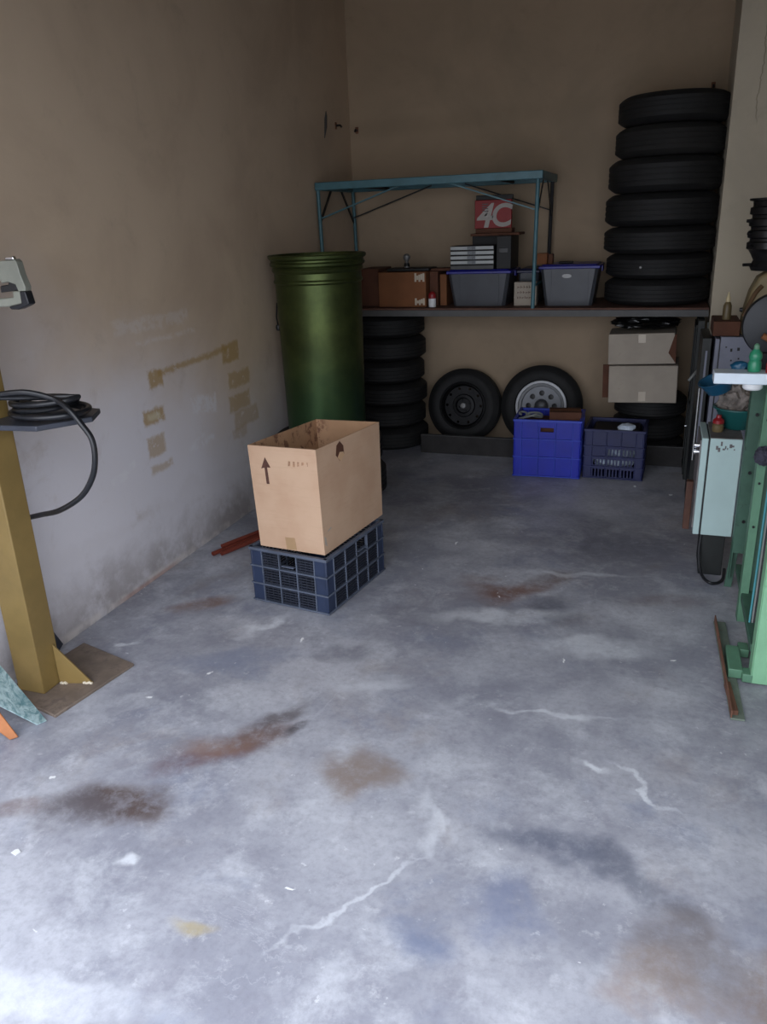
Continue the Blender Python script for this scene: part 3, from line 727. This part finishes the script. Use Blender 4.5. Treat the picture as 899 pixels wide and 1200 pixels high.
MB().box(-.118,.125,.004,.03,.175,.205).build('dark_top',M['black_case'],sg,bevel=.003)
def text_mesh(body,size,m,parent,loc,shear=0,name='lettering'):
    cu=bpy.data.curves.new('txt','FONT'); cu.body=body; cu.size=size; cu.extrude=.0012; cu.offset=size*.022; cu.shear=shear; cu.align_x='CENTER'; cu.resolution_u=6
    t=bpy.data.objects.new('txt',cu); me=bpy.data.meshes.new_from_object(t); bpy.data.objects.remove(t)
    me.materials.append(m); o=bpy.data.objects.new(name,me); COL.objects.link(o); o.parent=parent; o.location=loc; o.rotation_euler=(PI/2,0,0); return o
text_mesh('4',.205,M['sign_white'],sg,(-.068,-.0012,.010),.25)
text_mesh('C',.195,M['sign_white'],sg,(.048,-.0012,.014),.12)
q=MB(); 
for k in range(4): q.box(-.075,-.035,-.003,-.001,.105+k*.014,.111+k*.014)
q.build('small_print',M['grey_steel'],sg)
# small boxes on right tub lid
zt2=SZ+.262-.026+.0205
carton('small_box','little orange brown box on the right tub, behind the table leg',-.80,-.735,5.40,5.47,zt2-.001,.068,M['cardboard_dark'])
carton('small_box','little dark brown box right of the orange one on the right tub',-.728,-.700,5.40,5.47,zt2-.001,.062,M['cardboard_brown'])
o=MB().box(-.045,.045,-.03,.03,0,.012).build('dark_tool',M['black_case'],loc=(-.62,5.46,zt2),bevel=.004); tag(o,'flat dark object lying on the right tub lid','tool')

# ================================================================ PALE BOXES under the shelf
def oldbox(name,label,x0,x1,y0,y1,z0,z1,rot,rz,top=False):
    r=thing(name,label,'box',((x0+x1)/2,(y0+y1)/2,z0),rot=(0,rot,rz)); w,d,h=x1-x0,y1-y0,z1-z0
    q=MB(); P=[(-w/2,-d/2,0),(w/2,-d/2,0),(w/2,d/2,0),(-w/2,d/2,0),(-w/2,-d/2,h),(w/2-(.0 if not top else .012),-d/2,h),(w/2,d/2,h),(-w/2,d/2,h)]
    q.hexa([Vector(p) for p in P]); q.build('body',M['cardboard_pale'],r,bevel=.004)
    MB().box(-.022,.022,-d/2-.0012,-d/2,h*.70 if top else .012,h-.006 if top else h*.3).build('tape',M['tape_clear'],r)
    if top:
        MB()._faces([(w/2+.001,-d/2-.001,h*.25),(w/2-.045,-d/2-.002,h*.40),(w/2-.012,-d/2-.002,h*.95),(w/2+.002,-d/2-.001,h*.98)],[(0,1,2,3)])
        q=MB(); q.prism([(w/2,.02*h),(w/2-.045,h*.36),(w/2-.012,h*.93),(w/2,h*.96)],.0015,T(0,-d/2,0)@RX(PI/2)); q.build('torn_corner',M['cardboard_brown'],r)
    return r
lb=oldbox('cardboard_box','lower of the two worn pale cardboard boxes under the shelf',-.290,.128,5.265,5.60,.4465,.684,-.03,-.02)
MB().box(-.252,-.212,-.10,-.085,.02,.235).build('side_flap',M['cardboard_brown'],lb)
oldbox('cardboard_box','upper worn pale cardboard box with torn corner, under a black bag',-.308,.100,5.27,5.58,.693,.885,-.035,0,True)
tag(MB().blob((0,0,0),(.20,.14,.042),4,.25,8,seed=9).build('bin_bag',M['black_bag'],loc=(-.10,5.42,.940)),'black plastic bag squeezed between the pale boxes and the shelf','bag')

# dark door leaf against the niche side
dp=thing('metal_door_leaf','tall dark green metal door leaf leaning in the niche beside the pale boxes','door panel',(.222,5.10,0))
MB().box(-.020,.020,0,.30,.0,.985).build('leaf',M['dark_panel'],dp,bevel=.003)
q=MB()
for zz in (.03,.48,.93): q.box(-.028,-.020,.01,.29,zz,zz+.03)
for yy in (.01,.27): q.box(-.028,-.020,yy,yy+.02,.06,.93)
q.build('frame_ribs',M['dark_panel'],dp,bevel=.002)
MB().tube([(-.04,.04,.34),(-.022,.04,.34)],.006,10).build('latch_pin',M['chrome'],dp)
# light conduit on pillar edge
tag(MB().bar((.262,5.192,.002),(.262,5.192,.965),.010,.010).build('conduit',M['hose_grey']),'pale thin conduit running up the pillar corner','pipe')
tag(MB().tube([(.262,5.185,.76),(.25,5.10,.745),(.235,5.03,.725),(.20,4.97,.69),(.175,4.96,.655)],.008,8).build('hose',M['hose_grey']),'short grey hose bending out from the conduit on the pillar','hose')

# wall fittings
def anchor(label,loc,rot):
    r=thing('wall_anchor',label,'bracket',loc,rot=rot,group='dark anchors in the upper wall')
    q=MB(); q.box(-.012,.012,-.006,0,-.022,.022); q.build('plate',M['rust'],r,bevel=.002)
    MB().tube([(0,-.004,0),(0,-.035,0),(0,-.045,-.012)],.007,10).build('bolt',M['black_plastic'],r)
anchor('small dark anchor in the back wall just right of the left corner',(-2.19,5.899,2.225),(0,0,0))
anchor('small dark anchor in the left wall near the back corner',(-2.243,5.62,2.235),(0,0,PI/2))
anchor('small dark anchor in the back wall above the tyre stack',(.185,5.899,2.318),(0,0,0))
sc=MB().prism([(-.05,-.09),(.0,-.02),(.012,.05),(.0,.08),(-.03,.03)],.004,T(-2.2405,5.45,2.23)@RZ(PI/2)@RX(PI/2)).build('plaster_patch',M['grey_steel']); tag(sc,'small grey scrap stuck on the left wall near the corner anchor','scrap')
cb=thing('hanging_wire','thin black wire loop with a plug hanging on the left wall beside the drum','wire',(-2.235,4.47,1.0))
MB().tube([(0,.12,.17),(.012,.04,.175),(.012,-.01,.16),(.012,-.03,.08),(.012,-.02,.03)],.004,8).build('wire',M['cable_black'],cb)
MB().lathe([(0,0),(.012,.004),(.016,.02),(.012,.036),(0,.04)],16,m=T(.014,-.02,-.005)).build('plug',M['cable_black'],cb)

# copper pipes behind the crate
for k,(a,b,r,lab) in enumerate([((-2.115,3.27,.013),(-1.852,3.945,.013),.012,'left one of the copper pipes lying on the floor behind the crate'),
    ((-2.072,3.285,.013),(-1.817,3.94,.013),.0125,'right one of the copper pipes lying on the floor behind the crate'),
    ((-2.094,3.33,.0345),(-1.845,3.94,.0345),.010,'copper pipe resting on top of the other two pipes behind the crate')]):
    d=(Vector(b)-Vector(a)); q=MB(); m=T(*a)@d.to_track_quat('Z','Y').to_matrix().to_4x4(); L=d.length
    q.lathe([(r,0),(r,L),(r*.78,L),(r*.78,0)],20,m=m,close=True); tag(q.build('copper_pipe',M['copper']),lab,'pipe','copper pipes on the floor')

# ================================================================ PEDESTAL (left)
pd=thing('pedestal_stand','ochre painted steel pedestal with rusty base plate, tray and grey clamp head','stand',(-2.044,1.942,0),math.radians(-8))
q=MB(); q.prism([(.143,-.080),(.150,.302),(-.165,.345),(-.160,-.05)],.012); q.build('base_plate',M['plate_rust'],pd,bevel=.002)
A8=math.radians(8)
q=MB(); q.box(-.12,0,0,.105,.012,1.60,RZ(A8)); q.build('column',M['post_gold'],pd,bevel=.004)
GM=T(-.010,.085,.012)@RZ(A8+math.radians(16))
MB().prism([(0,0),(.128,0),(.118,.010),(.0,.165)],.008,GM@RX(PI/2)).build('gusset',M['post_gold'],pd,bevel=.001)
for (x0,x1) in ((.004,.030),(.092,.126)):
    MB().tube([GM@Vector((x0+(x1-x0)*k/6,-.010,.003+.003*math.sin(k*2.1))) for k in range(7)],.005,8).build('weld_bead',M['weld'],pd)
WI=(T(-2.044,1.942,0)@RZ(math.radians(-8))).inverted()
MB().prism([(-2.05,1.915),(-1.84,1.935),(-1.742,2.085),(-1.80,2.20),(-2.05,2.20)],.018,WI@T(0,0,1.018)).build('tray',M['tray_steel'],pd,bevel=.003)
def hp(name,pts,y0,th,m,par=pd,bev=.003):
    P=[(-1.772+(x-450)*.00026,1.537-(y-276)*.000194) for x,y in pts]
    return MB().prism(P,th,WI@T(0,y0+th,0)@RX(PI/2)).build(name,m,par,bevel=bev)
ch=hp('clamp_head',[(-600,340),(0,330),(130,300),(190,290),(340,290),(345,268),(380,310),(400,500),(440,680),(430,740),(330,740),(310,640),(200,600),(120,620),(90,540),(0,530),(-600,530)],1.93,.026,M['machine_grey'],bev=.005)
hp('clamp_arm',[(-600,860),(0,850),(230,830),(240,735),(360,735),(370,920),(150,970),(-600,1000)],1.932,.022,M['machine_grey'],ch,.004)
hp('jaw',[(352,738),(430,738),(455,930),(400,960),(290,1010),(180,1010),(160,965),(345,920)],1.928,.030,M['cable_black'],ch)
hp('trigger',[(70,660),(190,640),(200,600),(300,610),(320,720),(240,740),(60,760)],1.934,.018,M['black_plastic'],ch)
hp('top_knob',[(200,240),(320,232),(330,290),(200,290)],1.936,.014,M['chrome'],ch)
# cable coil on the tray
zz=1.036
pts=[]
for i in range(0,126):
    a=i*.2; r=.100+.030*math.sin(a*.31)+.008*math.sin(a*1.3)
    pts.append((-1.892+r*1.05*math.cos(a),2.06+r*.85*math.sin(a),zz+.011+.00035*i+.016*(1+math.sin(a*.47+1))*(i/126)))
last=pts[-1]
import mathutils
end=[(-1.80,1.985,1.115),(-1.735,1.975,1.085),(-1.69,1.97,1.038),(-1.658,1.965,.995),(-1.654,1.96,.935),(-1.682,1.965,.867),(-1.748,1.975,.795),(-1.878,2.01,.724),(-2.024,2.075,.672),(-2.12,2.11,.64)]
def smooth(P,k=6):
    P=[Vector(p) for p in P]; P=[P[0]]+P+[P[-1]]; out=[]
    for i in range(1,len(P)-2):
        for j in range(k):
            t=j/k; a,b,c_,d=P[i-1:i+3]; out.append(.5*((2*b)+(-a+c_)*t+(2*a-5*b+4*c_-d)*t*t+(-a+3*b-3*c_+d)*t**3))
    out.append(P[-2]); return out
start=[last]+[(-1.99,1.95,1.13),(-1.90,1.94,1.145)]
cable=[Vector(p) for p in pts[:-1]]+smooth([pts[-1],(-1.98,1.93,1.125),(-1.88,1.95,1.14)]+end)
tag(MB().tube(cable,.0095,10).build('power_cable',M['cable_black']),'black cable coiled on the pedestal tray with one loop hanging down','cable')
# things leaning at far left
tag(MB().bar((-2.232,2.25,.012),(-2.226,1.62,1.30),.012,.03).build('dark_bar',M['tray_steel']),'dark flat bar leaning against the left wall behind the pedestal','bar')
def wedge(A,B,A2,B2,th):
    A,B,A2,B2=map(Vector,(A,B,A2,B2)); nn=(B-A).cross(A2-A).normalized()*th
    if nn.x<0: nn=-nn
    nn=-nn
    q=MB(); q.hexa([A,B,B2,A2,A+nn,B+nn,B2+nn,A2+nn]); return q
tag(wedge((-1.925,1.815,.006),(-1.945,1.788,.004),(-2.215,1.842,.318),(-2.12,1.54,.37),.014).build('marbled_slab',M['marbled'],bevel=.002),'pale teal marbled slab leaning with its corner down beside the pedestal base','slab')
tag(wedge((-1.955,1.712,.004),(-1.972,1.690,.004),(-2.075,1.668,.30),(-2.10,1.60,.24),.02).build('wood_block',M['wood_orange'],bevel=.003),'orange wooden board end in front of the teal marbled slab','wood')

# ================================================================ RIGHT SIDE
# --- green machine frame
gm=thing('machine_frame','green painted steel machine frame with bolted near post and rusty foot channel','machine',(.40,2.70,0))
q=MB(); q.box(0,.055,0,.012,.012,1.02); q.box(.043,.055,.012,.12,.012,1.02); q.box(-.004,.0,.0,.07,.012,1.02); q.build('near_post',M['green_light'],gm,bevel=.002)
b=MB(); b.lathe([(0,-.006),(.010,-.006),(.010,0),(.022,.0),(.022,.001)],6,m=T(.020,-.002,.385)@RX(-PI/2)); b.lathe([(.011,-.001),(.020,-.002),(.020,0)],24,m=T(.020,-.001,.385)@RX(-PI/2)); b.build('bolt',M['green_light'],gm)
q=MB(); q.box(-.012,.020,.50,.506,.0,1.0); q.box(-.012,-.006,.506,.56,0,1.0); q.build('middle_flange',M['green_mid'],gm,bevel=.0015)
q=MB(); q.box(.015,.24,.53,.536,.10,.99); q.build('web_panel',M['green_dark'],gm)
q=MB(); q.box(-.030,.02,.80,.806,.18,.99); q.box(-.030,-.024,.806,.87,.05,.99); q.bar((-.027,.84,.0),(-.010,.84,.26),.03,.012); q.build('rear_flange',M['green_dark'],gm,bevel=.0015)
q=MB()
for yy,zz in ((.797,.80),(.797,.55),(.797,.33)): q.lathe([(0,-.003),(.007,-.003),(.007,.003)],12,m=T(.0,yy,zz)@RX(-PI/2))
for zz in (.85,.6,.42): q.lathe([(0,-.002),(.005,-.002),(.005,.002)],12,m=T(.004,.498,zz)@RX(-PI/2))
q.build('rivets',M['black_plastic'],gm)
q=MB(); q.box(-.008,.05,.0,.90,.97,1.0); q.build('top_rail',M['green_mid'],gm,bevel=.002)
q=MB(); q.box(-.008,.05,.07,.80,.10,.13,); q.build('lower_rail',M['green_dark'],gm,bevel=.002)
q=MB()
q.bar((-.080,.46,.006),(-.058,-.235,.006),.045,.008); q.build('foot_channel',M['foot_paint'],gm,bevel=.001)
q=MB(); q.bar((-.098,.46,.022),(-.078,-.235,.022),.005,.032); q.build('foot_flange',M['rust'],gm,bevel=.001)
q=MB(); q.box(-.075,-.028,.02,.20,.012,.048); q.box(-.030,.006,.0,.05,.012,.045); q.box(-.030,.006,.18,.24,.012,.045); q.build('foot_bracket',M['green_mid'],gm,bevel=.003)
q=MB(); q.bar((-.08,-.03,.016),(-.066,-.215,.016),.020,.020); q.build('foot_block',M['rust'],gm,bevel=.002)
for k,(m2,xo) in enumerate(((M['cyan_hose'],0),(M['hose_grey'],.010),(M['cable_black'],.018))):
    pts=smooth([(.012+xo,.33,.97),(.014+xo,.32,.8),(.010+xo,.30,.55),(.006+xo,.27,.3),(.002+xo,.24,.10),(.01+xo,.22,.06)],6)
    MB().tube(pts,.004,8).build('hose',m2,gm)
# white beam
wbm=thing('white_beam','white painted horizontal steel beam lying across the green machine frame','beam',(.195,3.10,1.0005))
MB().box(0,.62,0,.09,0,.040).build('beam',M['white_beam'],wbm,bevel=.003)
MB().lathe([(0,-.022),(.028,-.022),(.034,-.016),(.034,0),(0,0)],28,m=T(.135,.03,0)).build('drain_cap',M['white_paint'],wbm)
# green bottle
gb=thing('squeeze_bottle','green plastic bottle standing on the white beam','bottle',(.330,3.145,1.0415))
MB().lathe([(0,0),(.021,0),(.023,.006),(.023,.030),(.019,.040),(.023,.050),(.021,.066),(.010,.080),(.008,.088),(0,.088)],28).build('body',M['green_bottle'],gb)
MB().lathe([(.010,.080),(.010,.094),(.004,.100),(0,.100)],20).build('cap',M['green_mid'],gb)
tag(MB().lathe([(0,0),(.016,0),(.017,.03),(.012,.045),(0,.046)],24).build('small_pot',M['red_plastic'],loc=(.382,3.125,1.0415)),'small red plastic pot at the right end of the white beam','pot')
tag(MB().blob((0,0,0),(.030,.02,.022),3,.3,6,seed=4).build('blue_rag',M['blue_bowl'],loc=(.285,3.21,1.045)),'crumpled dark blue rag behind the white beam','rag')
# bench grinder
bg=thing('bench_grinder','dark round grinder wheel guard with wooden handle behind the white beam','grinder',(.415,3.40,1.0005))
m=T(.0,0,.175)@RX(PI/2)@RZ(0)
MB().lathe([(0,-.03),(.100,-.03),(.118,-.024),(.122,-.012),(.122,.012),(.118,.024),(.105,.028),(0,.030)],56,m=m).build('wheel_guard',mat('guard_dark',(34,36,40),.5,.2,var=.2),bg)
MB().lathe([(0,.036),(.02,.036),(.024,.028)],20,m=m).build('arbor_nut',M['dark_steel'],bg)
MB().box(-.05,.06,-.04,.09,0,.075).build('base',M['dark_steel'],bg,bevel=.006)
MB().box(-.012,.16,-.02,.04,.13,.20).build('motor_arm',M['dark_steel'],bg,bevel=.01)
q=MB(); q.tube([(.06,-.06,.075),(.0,-.06,.115),(-.05,-.06,.142)],[.017,.014,.011],12); q.build('handle',M['cardboard_dark'],bg)
# pale small cabinet
pc=thing('electric_cabinet','pale green metal cabinet with chrome latches hung low beside the machine frame','cabinet',(.20,3.60,.0))
MB().box(.040,.170,0,.30,.215,.665).build('body',M['cab_pale'],pc,bevel=.003)
MB().box(.040,.170,.002,.298,.6655,.668).build('top_plate',M['cab_top'],pc)
cdoor=MB().box(.006,.033,.0,.30,.215,.665).build('door',M['cab_pale'],pc,bevel=.003)
MB().box(.033,.040,.006,.29,.22,.66).build('dark_gap',M['black_plastic'],pc)  # black strip stands in for the dark gap behind the door
MB().box(.0,.006,.02,.28,.24,.65).build('door_inset',M['cab_top'],cdoor)
for zz in (.625,.595):
    MB().tube([(-.022,.03,zz),(-.015,.03,zz),(-.0149,.03,zz),(.006,.03,zz)],[.013,.013,.009,.009],14).build('latch',M['chrome'],cdoor)
MB().box(.05,.15,.05,.28,0,.215).build('support',M['dark_panel'],pc,bevel=.003)
MB().box(-.030,.0,.20,.24,.16,.40).build('wooden_side',M['shelf_board'],pc,bevel=.003)
tp=MB(); random.seed(5)
for k in range(9):
    x=.065+k*.009; zz=.635-random.uniform(0,.03); tp.box(x,x+random.uniform(.004,.011),-.0012,0,zz,zz+random.uniform(.006,.02))
tp.build('scratches',M['cab_top'],pc)
MB().tube(smooth([(.050,.06,.212),(.045,.03,.12),(.060,-.02,.035),(.10,-.07,.012),(.15,-.03,.012),(.16,.02,.05)],6),.007,10).build('cable_loop',M['cable_black'],pc)
# jar with red lid on the cabinet
rj=thing('jar','small jar with a red lid on top of the pale green cabinet','jar',(.272,3.72,.6685))
MB().lathe([(0,0),(.022,0),(.024,.006),(.024,.03),(.018,.038),(0,.038)],24).build('body',M['bottle_brown'],rj)
MB().lathe([(.019,.036),(.024,.038),(.024,.052),(.012,.062),(.010,.075),(0,.076)],24).build('lid',M['red_plastic'],rj)
# basins and rags
bs=thing('plastic_basin','teal plastic basin heaped with rags on the pale green cabinet','basin',(.355,3.80,.6685))
MB().lathe([(0,0),(.050,0),(.056,.004),(.098,.092),(.108,.094),(.108,.100),(.094,.099),(.052,.010),(0,.008)],48).build('bowl',M['teal_plastic'],bs)
tag(MB().blob((0,0,0),(.080,.075,.085),4,.42,11,seed=11).build('rag',M['rag'],loc=(.352,3.80,.795)),'dirty pale rags heaped in the teal basin','rag')
bs2=thing('plastic_basin','blue plastic bowl tilted on top of the rag heap under the beam','basin',(.268,3.77,.835),rot=(.15,-.35,0))
MB().lathe([(0,0),(.040,0),(.05,.006),(.074,.060),(.078,.062),(.078,.066),(.070,.064),(.044,.010),(0,.008)],40).build('bowl',M['blue_bowl'],bs2)
# tall cabinet behind
tc=thing('tall_cabinet','tall grey blue metal cabinet with dark marks behind the white beam','cabinet',(.262,4.50,0))
MB().box(.035,.36,0,.45,0,.975).build('body',M['cabinet_blue'],tc,bevel=.003)
MB().box(.010,.030,-.002,.45,.01,.965).build('door',M['cabinet_blue'],tc,bevel=.003)
MB().box(.030,.035,.002,.44,.01,.96).build('dark_gap',M['black_plastic'],tc)  # same black strip between door and body
q=MB(); 
for x,zz,a_,b_ in ((.085,.90,.010,.016),(.118,.905,.012,.016),(.09,.85,.008,.008),(.125,.86,.008,.008),(.06,.92,.008,.006)): q.box(x,x+a_,-.0012,0,zz,zz+b_)
q.build('marks',M['black_plastic'],tc)
db=thing('narrow_cabinet','dark narrow cabinet with white strips standing left of the tall cabinet','cabinet',(.225,4.50,0))
MB().box(-.015,.030,.02,.40,0,.965).build('panel',M['dark_panel'],db,bevel=.002)
MB().box(.004,.014,.012,.02,.35,.90).build('white_strip',M['cabinet_blue'],db)
MB().box(-.010,-.006,.014,.02,.30,.70).build('white_strip',M['white_paint'],db)
carton('brown_box','dark brown box under the capped bottle on the tall cabinet',.255,.385,4.52,4.80,.9765,.075,M['cardboard_brown'],bev=.004)
bt=thing('capped_bottle','slim brownish bottle with cream cap on the dark brown box by the pillar','bottle',(.318,4.60,1.0525))
MB().lathe([(0,0),(.021,0),(.022,.005),(.021,.07),(.015,.085),(.011,.09),(0,.09)],24).build('body',M['bottle_brown'],bt)
MB().lathe([(.011,.088),(.011,.112),(.007,.118),(.003,.14),(0,.14)],20).build('cap',M['cream'],bt)
# jerrycan
jc=thing('jerrycan','beige plastic jerrycan with brown handle on the tall cabinet','jerrycan',(.50,4.62,.9765))
q=MB(); q.prism([(-.115,0),(.14,0),(.14,.32),(-.01,.32),(-.055,.29),(-.085,.22),(-.105,.12)],.16,T(0,.08,0)@RX(PI/2)); q.build('body',M['jerry'],jc,bevel=.022,bseg=4)
MB().tube(smooth([(-.105,-.085,.10),(-.082,-.09,.17),(-.060,-.09,.22),(-.035,-.085,.25)],5),.011,10).build('handle',M['jerry_brown'],jc)
MB().lathe([(0,0),(.012,0),(.010,.014),(0,.015)],16,m=T(-.112,-.06,.13)@RY(-PI/2)).build('tap',M['black_plastic'],jc)
bk=thing('ribbed_filter','black ribbed round cylinder with bolts on top of the beige jerrycan','filter',(.50,4.62,1.2975))
pr=[(0,0),(.09,0),(.10,.02),(.085,.05),(.100,.08)]
for k in range(4):
    z0=.10+k*.055; pr+=[(.112,z0),(.124,z0+.006),(.124,z0+.036),(.112,z0+.042)]
pr+=[(.114,.33),(.132,.335),(.132,.345),(0,.350)]
MB().lathe(pr,48).build('housing',M['black_plastic'],bk)
for a,zz in ((math.radians(200),.03),(math.radians(215),.12),(math.radians(205),.18),(math.radians(195),.24)):
    MB().tube([(.10*math.cos(a),.10*math.sin(a),zz),(.142*math.cos(a),.142*math.sin(a),zz)],.008,10).build('bolt',M['black_plastic'],bk)
# dark rag on frame
tag(MB().blob((0,0,0),(.035,.03,.036),4,.25,9,seed=21).build('work_glove',M['rag_dark'],loc=(.405,3.165,.72)),'bunched dark grey glove hanging on the green machine frame','glove')

# floor litter
for k,(x,y,lab,sz) in enumerate([(-1.575,1.285,'white paper scrap on the floor left of the brown stain',.012),(.13,4.78,'pale chip on the floor near the foot of the door leaf',.012),(-.08,4.90,'pale chip on the floor at the navy crate corner',.009)]):
    q=MB(); q.prism([(-sz,-sz*.5),(sz*.7,-sz*.8),(sz,sz*.4),(-.2*sz,sz),(-sz*.8,sz*.5)],.002); tag(q.build('paper_scrap',M['white_paint'],loc=(x,y,.0005),rz=k),lab,'scrap')

# outside ground
n=N('outside_concrete'); P=n.coord(True); n.col(n.mix(n.noise(P,.8,5),srgb((150,150,150)),srgb((176,174,170)))); n.rough(.9)
struct(MB().box(-14,14,-24,-.15,-.14,-.01).build('ground',n.m,smooth=False))

# ================================================================ LIGHT
w=bpy.data.worlds.new('overcast_sky'); SC.world=w; w.use_nodes=True; nt=w.node_tree; bgn=nt.nodes['Background']
tc_=nd(nt,'ShaderNodeTexCoord'); sx=nd(nt,'ShaderNodeSeparateXYZ'); nt.links.new(tc_.outputs['Generated'],sx.inputs[0])
rp=nd(nt,'ShaderNodeValToRGB'); nt.links.new(sx.outputs[2],rp.inputs[0])
rp.color_ramp.elements[0].position=0; rp.color_ramp.elements[0].color=(.66,.69,.76,1)
rp.color_ramp.elements[1].position=.8; rp.color_ramp.elements[1].color=(.85,.90,1.0,1)
nt.links.new(rp.outputs[0],bgn.inputs[0]); bgn.inputs[1].default_value=4.3
# portal at the garage opening guides the sky light
L=bpy.data.lights.new('door_portal','AREA'); L.shape='RECTANGLE'; L.size=1.0-WX; L.size_y=2.3; L.cycles.is_portal=True
lo=bpy.data.objects.new('door_portal',L); COL.objects.link(lo); lo.location=((1.0+WX)/2,DY-.02,1.15); lo.rotation_euler=(PI/2,0,0)

# ================================================================ CAMERA
f,yw,p,r,Hc=925,math.radians(19.6),math.radians(20.17),math.radians(2.22),1.6
fw=Vector((-math.sin(yw)*math.cos(p),math.cos(yw)*math.cos(p),-math.sin(p)))
rt=Vector((math.cos(yw),math.sin(yw),0)); dn=fw.cross(rt)
r2=math.cos(r)*rt+math.sin(r)*dn; d2=-math.sin(r)*rt+math.cos(r)*dn
cam=bpy.data.cameras.new('camera'); co=bpy.data.objects.new('camera',cam); COL.objects.link(co)
m=Matrix((( r2.x,-d2.x,-fw.x,0),(r2.y,-d2.y,-fw.y,0),(r2.z,-d2.z,-fw.z,Hc),(0,0,0,1))); co.matrix_world=m
cam.sensor_fit='VERTICAL'; cam.sensor_height=24; cam.lens=24*f/1200; cam.clip_start=.02
SC.camera=co
SC.view_settings.view_transform='Standard'; SC.view_settings.look='None'; SC.view_settings.gamma=1; SC.view_settings.exposure=.13
SC.view_settings.use_curve_mapping=False
SC.cycles.max_bounces=10; SC.cycles.diffuse_bounces=6
